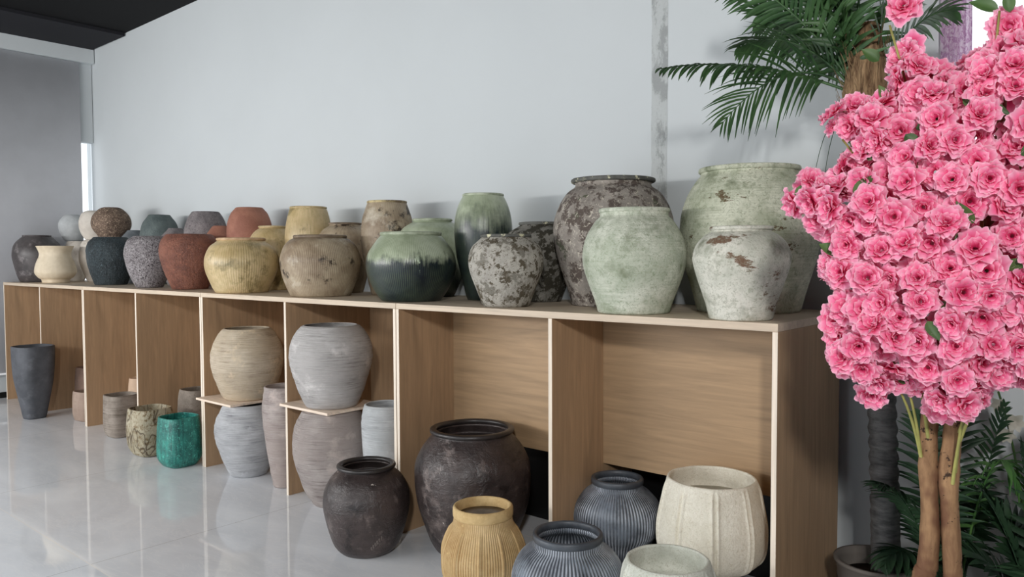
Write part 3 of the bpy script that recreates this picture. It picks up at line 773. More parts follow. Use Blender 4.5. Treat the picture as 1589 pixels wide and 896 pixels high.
make_pot('mauve_tall', 'tall_planter', 'tall mauve-grey ringed planter squeezed beside the tan barrel', 'planter', FG, m_bar('c', (190, 176, 170), (168, 154, 148), (116, 102, 98)), None, mod=RNG)
make_pot('barrel_mauve', 'barrel_planter', 'mauve-grey finely ringed barrel planter on the floor under the light grey one', 'planter', FG, m_bar('d', (184, 172, 166), (162, 150, 145), (104, 93, 90)), None, mod=RNG)
make_pot('barrel_grey', 'barrel_planter', 'light grey finely ringed barrel planter raised on a board', 'planter', FG, m_bar('e', (206, 202, 200), (184, 180, 178), (118, 113, 110)), None, mod=RNG)
make_pot('grey_cyl', 'tall_planter', 'tall pale blue-grey ringed planter at the end of the barrel bay', 'planter', FG, m_bar('f', (204, 208, 210), (184, 187, 190), (128, 130, 134)), None, mod=RNG)
def m_dark(n): return P('dark_brown_glaze_' + n, (80, 66, 63), (50, 40, 39), 6, rough=.36, spec=.5, patch=((126, 114, 110), 8, .56, .7), patch2=((34, 28, 28), 7, .57, .66), speck=((190, 180, 172), 16, .69, .71), rings=(120, (46, 38, 37), .6, .25), grain=(22, .4, .02), fine=.15)
m_drim = pot_mat('dark_rim_glaze', (54, 48, 47), (40, 35, 34), 9, rough=.35, spec=.5)
m_fill = pot_mat('grey_fill', (150, 138, 124), (122, 112, 102), 9, rough=.9)
m_dfill = pot_mat('dark_fill', (62, 54, 52), (44, 38, 37), 9, rough=.7)
dj = make_pot('dark_jar', 'dark_jar', 'dark brown glazed jar standing on the open floor', 'jar', FG, m_dark('a'), m_drim, depth=.13, wob=.0028, lip_h=.022)
make_pot('dark_big', 'dark_jar', 'largest dark brown jar, standing inside the bay behind the ochre planter', 'jar', FG, m_dark('b'), m_drim, depth=.10, th=.016, wob=.0028, lip_h=.026)
# scratched signature on the dark jar
def jar_r(key, z):
    p = smooth_profile(POTS[key][1])
    for (r0, z0), (r1, z1) in zip(p, p[1:]):
        if z0 <= z <= z1:
            return r0 + (r1 - r0) * (z - z0) / max(1e-6, z1 - z0)
    return p[-1][0]
jl = POTS['dark_jar'][0]
base_ang = math.atan2(-2.64 - jl[1], 3.03 - jl[0])
mb = MB()
pts = []
for i in range(46):
    s = i / 45
    z = .062 + .055 * s + .012 * math.sin(s * 34)
    a = base_ang + .10 + .26 * s + .02 * math.cos(s * 34)
    r = jar_r('dark_jar', z) + .0012
    pts.append((r * math.cos(a), r * math.sin(a), z))
V, F = tube(pts, .0011, 5)
mb.add(V, F)
sg = mb.build('scratched_signature', plain_mat('pale_scratch', (150, 140, 134), .8), dj)
sg['label'] = 'pale scratched signature scribble low on the jar'

# ochre ribbed planter: ropes and fine ribs
def rib_mod(n_rope, rope, n_fine, fine, zlo, zhi, seed=0.0):
    def f(th, z, r, fl):
        if fl == 2 or z > zhi or z < zlo:
            return r
        e = min(1.0, (zhi - z) / .02, (z - zlo) / .02)
        a = (th * n_rope / (2 * PI) + seed) % 1.0
        d = abs(a - .5) * 2 * PI / n_rope * r
        bump = rope * math.exp(-(d / .006) ** 2)
        return r + e * (bump + fine * math.sin(th * n_fine))
    return f
m_och = P('ochre_stone', (230, 192, 128), (206, 164, 98), 9, rough=.85, comb=(100, (150, 108, 58), .8, .5, .6), speck=((226, 196, 142), 90, .6, .7), grain=(90, .3, .006))
m_ochr = P('ochre_stone_rim', (226, 188, 120), (202, 160, 92), 12, rough=.85, speck=((226, 196, 142), 90, .58, .7), grain=(90, .3, .006))
make_pot('ochre', 'ribbed_planter', 'ochre-yellow ribbed planter with rope-like ridges at the front', 'planter', FG, m_och, m_ochr, depth=.12, th=.013, lip_h=.058, fill=m_fill, mod=rib_mod(11, .008, 100, .0009, .02, .315, .1), seg=300, wob=.001)
def m_blue(n): return P('blue_black_ribbed_' + n, (64, 73, 86), (48, 56, 68), 7, rough=.45, spec=.5, comb=(84, (206, 214, 226), 1.0, .7, 1.6), patch=((128, 138, 150), 4, .52, .7), fine=.15)
m_blr = pot_mat('blue_black_rim', (58, 64, 74), (80, 88, 98), 8, rough=.45, spec=.5, patch=((140, 148, 156), 9, .66, .74))
make_pot('blue_front', 'ribbed_planter', 'blue-black planter with pale vertical ribs and thick collar, nearest the camera', 'planter', FG, m_blue('a'), m_blr, depth=.8, th=.014, lip_h=.034, mod=rib_mod(84, .0, 84, .0014, .02, .30), seg=336, wob=.0015)
make_pot('blue_back', 'ribbed_planter', 'blue-black pale-ribbed planter tucked in the bay behind the front one', 'planter', FG, m_blue('b'), m_blr, depth=.8, th=.014, lip_h=.034, mod=rib_mod(84, .0, 84, .0014, .02, .32), seg=336, wob=.0015)
def facet_mod(n, ph, zlo, zhi, ridge):
    def f(th, z, r, fl):
        a = ((th + ph) * n / (2 * PI)) % 1.0
        s = 2 * PI / n
        loc = (a - .5) * s
        k = math.cos(s / 2) / math.cos(loc)          # polygon radius factor, 1 at corners
        rr = r * (.28 * k + .72)
        if fl == 0 and zlo < z < zhi:
            d = min(a, 1 - a) * s * r
            e = min(1.0, (zhi - z) / .03, (z - zlo) / .03)
            rr += e * ridge * (math.exp(-((d - .011) / .0055) ** 2) - 1.0 * math.exp(-(d / .005) ** 2))
        return rr
    return f
m_fillg = pot_mat('pale_grey_fill', (196, 190, 178), (176, 172, 160), 6, rough=.9)
m_cf = P('cream_pitted_stone', (248, 241, 220), (234, 226, 202), 8, rough=.9, speck=((206, 196, 172), 130, .52, .7), grain=(90, .7, .010))
make_pot('cream_facet', 'faceted_planter', 'cream faceted planter on a small foot inside the end bay', 'planter', FG, m_cf, None, depth=.16, th=.014, fill=m_fillg, mod=facet_mod(9, .35, .10, .56, .006), seg=400, wob=.001)
m_pf = P('pale_green_stone', (224, 226, 212), (200, 204, 188), 8, rough=.9, speck=((180, 180, 164), 130, .5, .66), patch=((176, 188, 174), 5, .55, .75), grain=(75, .4, .008))
make_pot('pale_facet', 'faceted_planter', 'pale green-white faceted planter at the front by the end panel', 'planter', FG, m_pf, None, depth=.25, th=.014, mod=facet_mod(9, .1, .06, .39, .006), seg=400, wob=.001)

# ------------------------------------------------------------------ artificial plants
def leaf_mat(name, c, c2, rough=.45, trans=.25):
    t = NT(name)
    col = t.mix(t.ramp(t.noise(9, 3, .6), .35, .65), lin(c), lin(c2))
    t.col(col)
    t.rough(rough, .45)
    tl = t.new('ShaderNodeBsdfTranslucent')
    t.l(col, tl.inputs['Color'])
    mx = t.new('ShaderNodeMixShader')
    mx.inputs[0].default_value = trans
    t.l(t.b.outputs[0], mx.inputs[1]); t.l(tl.outputs[0], mx.inputs[2])
    t.l(mx.outputs[0], t.out.inputs['Surface'])
    return t.m
M['palm'] = leaf_mat('palm_leaf_green', (78, 112, 66), (54, 86, 52))
M['palm_dark'] = leaf_mat('dark_palm_leaf_green', (52, 80, 52), (36, 58, 42), .5, .15)
M['palm_light'] = leaf_mat('fresh_leaf_green', (98, 140, 72), (72, 116, 60), .45, .3)
M['leaf'] = leaf_mat('blossom_leaf_green', (92, 122, 66), (62, 94, 52), .5, .3)
M['stem'] = plain_mat('yellow_green_stem', (148, 146, 84), .6, .3, .12, 20)
M['bucket'] = plain_mat('grey_brown_bucket', (104, 98, 92), .7, .3, .06, 8)
M['soil'] = plain_mat('dark_potting_soil', (44, 36, 30), .95, .1, .3, 40, (60, .8, .01))

def trunk_mat():
    t = NT('brown_ringed_palm_trunk')
    n = t.noise(60, 5, .7, (.25, .25, 1))
    t.col(t.mix(t.ramp(n, .35, .7), lin((62, 62, 62)), lin((104, 103, 102))))
    t.rough(.6, .35)
    t.bump(n, .5, .006)
    return t.m
M['ptrunk'] = trunk_mat()
def fibre_mat():
    t = NT('brown_palm_fibre')
    n = t.noise(80, 5, .7, (1, 1, .15), .5)
    t.col(t.mix(t.ramp(n, .35, .7), lin((92, 70, 52)), lin((170, 142, 108))))
    t.rough(.9, .1)
    t.bump(n, .8, .01)
    return t.m
M['fibre'] = fibre_mat()
def bark_mat():
    t = NT('natural_branch_bark')
    n = t.noise(26, 6, .65, (1, 1, .25), .4)
    c = t.mix(t.ramp(n, .35, .68), lin((108, 78, 56)), lin((160, 126, 92)))
    f = t.ramp(t.noise(7, 3, .6, (1, 1, .8)), .52, .58)
    c = t.mix(t.math('MULTIPLY', f, .7), c, lin((98, 64, 48)))
    k = t.ramp(t.noise(24, 5, .7, off=(4, 2, 7)), .60, .64)
    c = t.mix(k, c, lin((56, 40, 30)))
    t.col(c)
    t.rough(.75, .25)
    t.bump(n, .5, .006)
    return t.m
M['bark'] = bark_mat()
def petal_mat():
    t = NT('pink_silk_petal')
    uv = t.new('ShaderNodeUVMap')
    sep = t.new('ShaderNodeSeparateXYZ')
    t.l(uv.outputs[0], sep.inputs[0])
    nd = t.new('ShaderNodeValToRGB')
    e = nd.color_ramp.elements
    e[0].position, e[0].color = 0.0, lin((214, 44, 102))
    e[1].position, e[1].color = 1.0, lin((255, 224, 234))
    for p, c in ((.32, (234, 82, 136)), (.62, (246, 134, 176)), (.88, (252, 180, 206))):
        x = e.new(p); x.color = lin(c)
    t.l(sep.outputs[0], nd.inputs[0])
    t.col(nd.outputs[0])
    t.rough(.75, .2)
    tl = t.new('ShaderNodeBsdfTranslucent')
    t.l(nd.outputs[0], tl.inputs['Color'])
    mx = t.new('ShaderNodeMixShader')
    mx.inputs[0].default_value = .35
    t.l(t.b.outputs[0], mx.inputs[1]); t.l(tl.outputs[0], mx.inputs[2])
    t.l(mx.outputs[0], t.out.inputs['Surface'])
    return t.m
M['petal'] = petal_mat()

def bez(p0, p1, p2, n):
    return [p0 * (1 - s) ** 2 + p1 * 2 * s * (1 - s) + p2 * s * s for s in [i / (n - 1) for i in range(n)]]

def leaflet(mb, p, d, nrm, length, width, droop, seg=5):
    """folded lanceolate blade from p along d, sagging by droop"""
    d = d.normalized()
    side = d.cross(nrm).normalized()
    V, F = [], []
    q = p.copy()
    step = length / seg
    dd = d.copy()
    for i in range(seg + 1):
        s = i / seg
        w = width * (math.sin(PI * min(1, (s * .86 + .14))) ** .8) * (1 - .15 * s)
        if i == seg:
            w = .0006
        n2 = side.cross(dd).normalized()
        V += [q - side * w + n2 * w * .35, q.copy(), q + side * w + n2 * w * .35]
        dd = (dd + Vector((0, 0, -droop / seg))).normalized()
        q = q + dd * step
    for i in range(seg):
        a = i * 3
        F += [(a, a + 1, a + 4, a + 3), (a + 1, a + 2, a + 5, a + 4)]
    mb.add(V, F)

def frond(parent, root, tip, sag, mat, n=26, ll=.17, lw=.007, droop=.5, seed=0, sideways=.85, start=.18, twist=0.0, rad=.006):
    """one feather leaf: rachis with two rows of leaflets, a single part"""
    rnd = random.Random(seed)
    root, tip = Vector(root), Vector(tip)
    mid = (root + tip) / 2 + Vector((0, 0, sag))
    pts = bez(root, mid, tip, 14)
    mb = MB()
    V, F = tube(pts, [rad * (1 - .8 * i / 13) for i in range(14)], 6)
    mb.add(V, F)
    for i in range(n):
        s = start + (1 - start) * i / (n - 1)
        k = s * 13
        a = min(12, int(k))
        p = pts[a].lerp(pts[a + 1], k - a)
        tan = (pts[a + 1] - pts[a]).normalized()
        sd = tan.cross(Vector((0, 0, 1)))
        if sd.length < .05:
            sd = Vector((1, 0, 0))
        sd = (Matrix.Rotation(twist, 3, tan) @ sd.normalized()).normalized()
        nn = sd.cross(tan).normalized()
        for sgn in (-1, 1):
            L = ll * (math.sin(PI * (.12 + .84 * s)) ** .7) * rnd.uniform(.86, 1.08)
            fw = .35 + .9 * s ** 2
            d = tan * fw + sd * sgn * sideways + nn * .18 + Vector((rnd.uniform(-.1, .1), rnd.uniform(-.1, .1), rnd.uniform(-.12, .06)))
            leaflet(mb, p, d, nn, L, lw * rnd.uniform(.85, 1.1), droop * rnd.uniform(.7, 1.3))
    return mb.build('frond', mat, parent)

def bucket(parent, r0, r1, h, mat, name='pot'):
    pr = [(r0 * .9, 0, 0), (r0, .004, 0), (r0 + (r1 - r0) * .5, h * .5, 0), (r1, h - .015, 0), (r1 + .008, h - .012, 1), (r1 + .008, h, 1), (r1 - .006, h, 1), (r1 - .012, h - .03, 2), (r1 - .02, h * .8, 2)]
    V, F = lathe(pr, 48)
    link_mesh(name, V, F, mat, parent)
    V, F = lathe([(r1 - .03, h * .8 - .004, 0), (r1 - .018, h * .8 + .004, 0), (.02, h * .8 + .02, 0)], 32)
    link_mesh('soil', V, F, M['soil'], parent)

# --- tall palm behind the blossom tree
PX, PY = 2.24, .33
palm = thing('artificial_palm', 'tall artificial palm with ringed black trunk beside the shelf end', 'plant', (PX, PY, 0))
bucket(palm, .10, .135, .33, M['bucket'])
tp = bez(Vector((.035, 0, .27)), Vector((.02, 0, 1.0)), Vector((-.055, -.02, 1.98)), 120)
rr = []
for i in range(120):
    a = i / 119
    base = .047 - .007 * a
    rr.append(base + .0045 * abs(math.sin(i * PI / 4)) + .0015 * math.sin(i * 1.7))
mb = MB(); V, F = tube(tp, rr, 20); mb.add(V, F)
mb.build('trunk', M['ptrunk'], palm)
CR = Vector((-.06, -.02, 2.0))
fp = [Vector((-.05, -.02, 1.82)), Vector((-.054, -.02, 1.92)), Vector((-.058, -.02, 2.02)), Vector((-.05, -.02, 2.12)), Vector((-.04, -.02, 2.26))]
mb = MB(); V, F = tube(fp, [.05, .062, .068, .055, .03], 20)
V = [v + Vector((mnoise.noise(v * 22), mnoise.noise(v * 22 + Vector((5, 0, 0))), 0)) * .022 for v in V]
mb.add(V, F)
rnd = random.Random(5)
for i in range(150):
    th = rnd.uniform(0, 2 * PI); z = rnd.uniform(1.84, 2.14)
    p = Vector((-.055 + .06 * math.cos(th), -.02 + .06 * math.sin(th), z))
    q = p + Vector((math.cos(th) * rnd.uniform(.0, .06), math.sin(th) * rnd.uniform(.0, .06), rnd.uniform(.04, .16)))
    V, F = tube([p, (p + q) / 2 + Vector((rnd.uniform(-.01, .01), rnd.uniform(-.01, .01), 0)), q], [.0016, .0013, .0005], 4)
    mb.add(V, F)
mb.build('fibre_sheath', M['fibre'], palm)
RT, FD = Vector((.967, .254, 0)), Vector((-.254, .967, 0))
def rel(u, w, z):
    return CR + RT * u + FD * w + Vector((0, 0, z))
FR = [  # tip (across, depth, up), sag, count, leaflet length, width, droop, twist, start
    ((-.71, -.10, .16), .10, 28, .14, .011, 1.3, .0, .16),
    ((-.50, .04, -.04), .24, 22, .26, .0058, .7, .6, .25),
    ((-.46, -.05, .48), .14, 26, .26, .010, .5, .5, .12),
    ((-.37, .10, .37), .16, 26, .26, .010, .5, .6, .12),
    ((-.30, -.14, .54), .10, 26, .25, .010, .45, .4, .12),
    ((-.17, .06, .72), .05, 26, .25, .0105, .4, .3, .15),
    ((.0, -.10, .80), .02, 26, .25, .0105, .4, .0, .15),
    ((.13, .04, .68), .08, 24, .22, .010, .4, -.3, .15),
    ((.28, .04, .28), .16, 22, .17, .009, .6, -.3, .2),
    ((-.44, .06, .25), .18, 24, .22, .0095, .7, .2, .14),
    ((-.24, .08, .62), .06, 26, .23, .010, .45, .5, .14),
    ((-.11, .06, .48), .10, 24, .2, .0095, .55, .2, .15),
]
for i, (tp_, sag, n, ll, lw, dr, tw, st) in enumerate(FR):
    root = CR + RT * (.03 * (1 if tp_[0] > 0 else -1)) + Vector((0, 0, .02 + .01 * (i % 4)))
    frond(palm, root, rel(*tp_), sag, M['palm'], n, ll, lw, dr, 100 + i, .85, st, tw)
# two thin hanging strands
for (u, z, k) in ((-.17, -.36, 1), (-.13, -.33, 2)):
    mb = MB()
    pts = bez(CR + Vector((0, 0, -.02)), CR + RT * (u * .8) + Vector((0, 0, .02)), rel(u, -.02, z), 12)
    V, F = tube(pts, [.0022 - .0013 * i / 11 for i in range(12)], 5); mb.add(V, F)
    mb.build('hanging_strand', M['palm_dark'], palm)

# --- low palms on the floor
def low_palm(label, loc, fr, mat, seed, pr=.12):
    t = thing('potted_palm', label, 'plant', loc, 'low potted palms')
    bucket(t, pr * .8, pr, .20, M['bucket'])
    for i, (tip, sag, n, ll, lw, dr, mt) in enumerate(fr):
        a = math.atan2(tip[1], tip[0])
        root = Vector((.025 * math.cos(a), .025 * math.sin(a), .17))
        wt = RT * tip[0] + FD * tip[1] + Vector((0, 0, tip[2]))
        frond(t, root, wt, sag, mt or mat, n, ll, lw, dr, seed + i, .8, .22, 0.0, .005)
    return t
G = M['palm_light']
low_palm('low dark green potted palm between the palm trunk and the blossom trunks', (2.46, .46, 0), [
    ((-.25, -.27, .66), .24, 26, .13, .012, .8, None), ((-.22, -.24, .38), .22, 26, .15, .012, .8, None),
    ((-.12, -.22, .90), .14, 24, .15, .011, .6, None), ((.0, .10, 1.02), .06, 24, .14, .009, .5, None),
    ((-.08, -.02, .78), .14, 22, .14, .009, .6, None), ((.16, .06, .90), .12, 22, .14, .009, .6, None),
    ((.20, -.18, .60), .66, 20, .15, .008, 1.0, G), ((-.26, .02, .24), .22, 22, .13, .01, .6, None),
    ((-.12, -.20, .36), .2, 22, .13, .01, .7, None), ((.10, .12, .56), .2, 22, .14, .01, .7, None),
    ((-.17, .06, .14), .2, 20, .13, .01, .6, None), ((-.05, .02, .55), .12, 24, .15, .01, .6, None)], M['palm_dark'], 300)
low_palm('broad dark green potted palm at the right edge under the blossom', (2.78, .30, 0), [
    ((-.10, .02, .82), .06, 18, .17, .016, .2, None), ((-.20, -.02, .66), .12, 18, .17, .016, .3, None),
    ((.02, .08, .92), .04, 18, .18, .016, .2, None), ((.12, -.04, .80), .1, 18, .17, .016, .3, None),
    ((-.30, .04, .44), .2, 18, .16, .015, .5, None), ((-.22, -.14, .30), .2, 18, .15, .014, .5, None),
    ((.24, .06, .52), .2, 18, .16, .015, .5, None), ((-.06, -.20, .46), .2, 18, .16, .015, .5, None),
    ((-.33, .10, .24), .16, 18, .16, .014, .5, None), ((-.15, .10, .58), .1, 18, .17, .016, .3, None)], M['palm_dark'], 400, .13)

# --- white orchid by the wall and a vase of bare twigs
orc = thing('orchid', 'white artificial flower stem rising behind the blossom trunks', 'plant', (2.66, .63, 0))
bucket(orc, .06, .075, .14, M['frame'])
mb = MB()
V, F = tube(bez(Vector((0, 0, .1)), Vector((.02, 0, .6)), Vector((-.10, -.03, .98)), 14), .004, 6); mb.add(V, F)
V, F = tube(bez(Vector((0, 0, .5)), Vector((.0, 0, .75)), Vector((.01, -.05, .84)), 10), .003, 6); mb.add(V, F)
mb.build('stem', M['leaf'], orc)
M['white_petal'] = leaf_mat('white_silk_petal', (206, 202, 190), (190, 186, 172), .6, .3)
def white_bloom(p, s, ax):
    mb = MB()
    for k in range(6):
        a = k * PI / 3
        d = Vector((math.cos(a), -.45, math.sin(a)))
        leaflet(mb, Vector(p), d, Vector((0, -1, .1)), s, s * .34, .5, 5)
    mb.build('bloom', M['white_petal'], orc)
for p, s in (((-.10, -.03, .97), .03), ((-.085, -.03, .90), .034), ((-.03, -.06, .85), .042), ((-.055, -.05, .80), .036)):
    white_bloom(p, s, 0)
tw = thing('twig_vase', 'dark bare twigs leaning in from the right edge above the broad palm', 'plant', (3.06, .50, 0))
bucket(tw, .07, .06, .45, M['bucket'], 'vase')
rnd = random.Random(8)
for k in range(7):
    a = -PI * .5 - .9 + .25 * k
    tip = RT * rnd.uniform(-.36, -.16) + FD * rnd.uniform(-.1, .1) + Vector((0, 0, rnd.uniform(.86, 1.10)))
    pts = bez(Vector((0, 0, .36)), Vector((-.02, 0, .95)) + RT * -.03, tip, 14)
    mb = MB(); V, F = tube(pts, [.004 - .003 * i / 13 for i in range(14)], 5); mb.add(V, F)
    mb.build('twig', M['palm_dark'], tw)

# --- lilac curtain beside the back window
def curtain_mat():
    t = NT('lilac_lace_curtain')
    n = t.ramp(t.noise(42, 4, .7, (1, 1, .7), 1.5), .48, .54)
    c = t.mix(n, lin((244, 230, 242)), lin((210, 172, 206)))
    t.col(c); t.rough(.9, .1)
    tl = t.new('ShaderNodeBsdfTranslucent'); t.l(c, tl.inputs['Color'])
    mx = t.new('ShaderNodeMixShader'); mx.inputs[0].default_value = .6
    t.l(t.b.outputs[0], mx.inputs[1]); t.l(tl.outputs[0], mx.inputs[2])
    t.l(mx.outputs[0], t.out.inputs['Surface'])
    return t.m
cu = thing('lace_curtain', 'narrow lilac lace curtain at the window edge behind the palm', 'curtain', (2.375, .80, 1.46))
mb = MB()
V, F = [], []
for i in range(33):
    x = -.05 + .11 * i / 32
    y = .011 * math.sin(i * 1.1)
    for j in range(9):
        V.append((x + .004 * math.sin(j + i), y, 1.72 * j / 8))
for i in range(32):
    for j in range(8):
        a = i * 9 + j
        F.append((a, a + 9, a + 10, a + 1))
mb.add(V, F)
cl_ = mb.build('lace_cloth', curtain_mat(), cu)
V, F = tube([(-.08, 0, 1.725), (.9, 0, 1.725)], .008, 10)
mb = MB(); mb.add(V, F); mb.build('rod', M['frame'], cu)

# ------------------------------------------------------------------ pink blossom tree
TX, TY = 2.58, -.485
TV, TR = Vector((-.203, .979, 0)), Vector((.979, .203, 0))
tree = thing('blossom_tree', 'artificial blossom tree with dense pink flowers on two pale brown trunks', 'plant', (TX, TY, 0))
bucket(tree, .15, .18, .26, M['bucket'])
def tl(u, w, z):
    return TR * u + TV * w + Vector((0, 0, z))
TRUNKS = [[(-.012, .01, .21, .030), (-.020, 0, .40, .030), (-.012, 0, .60, .032), (.0, 0, .66, .029), (.002, 0, .78, .026), (-.004, 0, .94, .0255), (.002, 0, 1.07, .024), (.010, .02, 1.2, .023), (.02, .04, 1.4, .019), (-.03, .05, 1.62, .014), (-.07, .04, 1.85, .007)],
          [(.050, .02, .21, .027), (.062, .01, .45, .026), (.056, 0, .63, .026), (.046, 0, .78, .026), (.042, 0, .90, .028), (.050, 0, 1.0, .027), (.064, 0, 1.11, .024), (.078, 0, 1.2, .022), (.10, .0, 1.4, .018), (.13, .0, 1.65, .013), (.14, .0, 1.85, .007)]]
for tk in TRUNKS:
    ctrl = [(tl(u, w, z), r * (.84 if z < 1.15 else 1)) for u, w, z, r in tk]
    pts, rads = [], []
    for i in range(len(ctrl) - 1):
        p0, p1, p2, p3 = ctrl[max(i - 1, 0)], ctrl[i], ctrl[i + 1], ctrl[min(i + 2, len(ctrl) - 1)]
        for k in range(8):
            s = k / 8
            m1, m2 = (p2[0] - p0[0]) / 2, (p3[0] - p1[0]) / 2
            pts.append(p1[0] * (2 * s**3 - 3 * s**2 + 1) + m1 * (s**3 - 2 * s**2 + s) + p2[0] * (-2 * s**3 + 3 * s**2) + m2 * (s**3 - s**2))
            rads.append(p1[1] + (p2[1] - p1[1]) * s)
    pts.append(ctrl[-1][0]); rads.append(ctrl[-1][1])
    V, F = tube(pts, rads, 18)
    n = len(pts)
    for i in range(n):
        c = pts[i]
        for k in range(18):
            v = V[i * 18 + k]
            d = v - c
            V[i * 18 + k] = c + d * (1 + .16 * mnoise.noise(Vector((d.x * 40, d.y * 40, c.z * 14))) + .10 * mnoise.noise(Vector((d.x * 90, d.y * 90, c.z * 45 + 3))))
    mb = MB(); mb.add(V, F); mb.build('trunk', M['bark'], tree)

OUT = [(-0.116, 2.076), (-0.044, 2.064), (-0.022, 2.006), (-0.035, 1.944), (0.036, 1.896), (0.096, 1.943), (0.101, 2.034), (0.159, 2.032), (0.193, 1.945), (0.244, 1.893), (0.307, 1.783), (0.357, 1.648), (0.377, 1.517), (0.363, 1.386), (0.33, 1.252), (0.272, 1.143), (0.196, 1.13), (0.091, 1.05), (0.008, 1.034), (-0.065, 1.102), (-0.132, 1.038), (-0.19, 1.109), (-0.258, 1.165), (-0.259, 1.26), (-0.236, 1.312), (-0.269, 1.397), (-0.254, 1.449), (-0.361, 1.572), (-0.321, 1.682), (-0.24, 1.66), (-0.209, 1.701), (-0.26, 1.746), (-0.258, 1.805), (-0.158, 1.854), (-0.12, 1.833), (-0.114, 1.922), (-0.093, 1.968), (-0.115, 2.011)]
def inside(u, z):
    c = False
    n = len(OUT)
    for i in range(n):
        (x1, y1), (x2, y2) = OUT[i], OUT[(i + 1) % n]
        if (y1 > z) != (y2 > z) and u < (x2 - x1) * (z - y1) / (y2 - y1) + x1:
            c = not c
    return c
def edge_d(u, z):
    best = 9
    n = len(OUT)
    for i in range(n):
        a, b = Vector(OUT[i]), Vector(OUT[(i + 1) % n])
        p = Vector((u, z))
        t_ = max(0, min(1, (p - a).dot(b - a) / (b - a).length_squared))
        best = min(best, (p - (a + (b - a) * t_)).length)
    return best

def petal(mb, az, pitch, L, W, curl, rnd, base_r=.004):
    """ruffled silk petal"""
    NS, NW = 5, 8
    ca, sa = math.cos(az), math.sin(az)
    V, UV, F = [], [], []
    ph = rnd.uniform(0, 6)
    a = pitch
    r, z = base_r, 0.0
    rows = []
    for i in range(NS + 1):
        s = i / NS
        rows.append((r, z, s, a))
        a2 = a - curl * (i / NS)
        r += math.cos(a2) * L / NS
        z += math.sin(a2) * L / NS
    for (r, z, s, a) in rows:
        w = W * (math.sin(PI * (.10 + .60 * s)) ** .8)
        for j in range(NW + 1):
            q = j / NW * 2 - 1
            ruf = L * .11 * s * s * math.sin(q * 6 + ph)
            notch = L * .05 * s * s * math.cos(q * 8 + ph * 2) - L * .34 * s * s * q * q
            cup = abs(q) ** 2 * W * .28
            x_, y_ = r + notch, q * w
            zz = z + cup + ruf
            V.append((x_ * ca - y_ * sa, x_ * sa + y_ * ca, zz))
            UV.append((min(1, s * .92 + .12 * abs(q) * s), 0))
    for i in range(NS):
        for j in range(NW):
            k = i * (NW + 1) + j
            F.append((k, k + 1, k + NW + 2, k + NW + 1))
    mb.add(V, F, UV)

def flower_mesh(seed):
    rnd = random.Random(seed)
    mb = MB()
    for (n, L, pit, curl, W) in ((6, .043, .30, .5, .021), (6, .039, .62, .7, .020), (5, .033, .95, .9, .018), (4, .025, 1.2, .8, .014), (3, .016, 1.4, .5, .009)):
        o = rnd.uniform(0, 6)
        for k in range(n):
            petal(mb, o + 2 * PI * k / n + rnd.uniform(-.2, .2), pit + rnd.uniform(-.18, .18), L * rnd.uniform(.88, 1.1), W * rnd.uniform(.9, 1.1), curl * rnd.uniform(.6, 1.3), rnd)
    me = bpy.data.meshes.new('blossom')
    me.from_pydata(mb.v, [], mb.f); me.update()
    lay = me.uv_layers.new(name='UVMap')
    for lp in me.loops:
        lay.data[lp.index].uv = mb.uv[lp.vertex_index]
    for p in me.polygons:
        p.use_smooth = True
    me.materials.append(M['petal'])
    return me
FM = [flower_mesh(i) for i in range(7)]
rnd = random.Random(12)
# gaps in the crown where leaves and stems show
HOLES = [(.115, 1.70, .03), (.05, 1.86, .02), (-.04, 1.56, .022), (.24, 1.45, .03), (.20, 1.86, .02), (-.05, 1.83, .018), (.07, 1.50, .04), (.13, 1.40, .03), (-.02, 1.30, .022), (.16, 1.62, .03), (-.16, 1.57, .02), (.05, 1.77, .03), (.16, 1.76, .035), (-.10, 1.36, .02)]
cand = []
def try_add(u, w, z, rmin, lst):
    for (a, b, c) in lst:
        if (a - u) ** 2 + (b - w) ** 2 + (c - z) ** 2 < rmin * rmin:
            return False
    lst.append((u, w, z))
    return True
front, back = [], []
tries = 0
while tries < 9000:
    tries += 1
    u, z = rnd.uniform(-.38, .39), rnd.uniform(1.02, 2.09)
    if not inside(u, z):
        continue
    e = edge_d(u, z)
    if e < .036:
        continue
    if any((u - a) ** 2 + (z - b) ** 2 < c * c for a, b, c in HOLES):
        continue
    w = -.26 * math.sqrt(max(0, 1 - (1 - min(e / .26, 1)) ** 2)) + rnd.uniform(-.02, .05)
    try_add(u, w, z, .046, front)
while tries < 15000:
    tries += 1
    u, z = rnd.uniform(-.38, .39), rnd.uniform(1.02, 2.09)
    if not inside(u, z) or edge_d(u, z) < .03:
        continue
    e = edge_d(u, z)
    w = .26 * math.sqrt(max(0, 1 - (1 - min(e / .26, 1)) ** 2)) + rnd.uniform(-.04, .02)
    if w > .04:
        try_add(u, w, z, .075, back)
while tries < 17500:      # a loose inner layer
    tries += 1
    u, z = rnd.uniform(-.38, .39), rnd.uniform(1.05, 2.05)
    if inside(u, z) and edge_d(u, z) > .06:
        try_add(u, rnd.uniform(-.10, .08), z, .085, back)
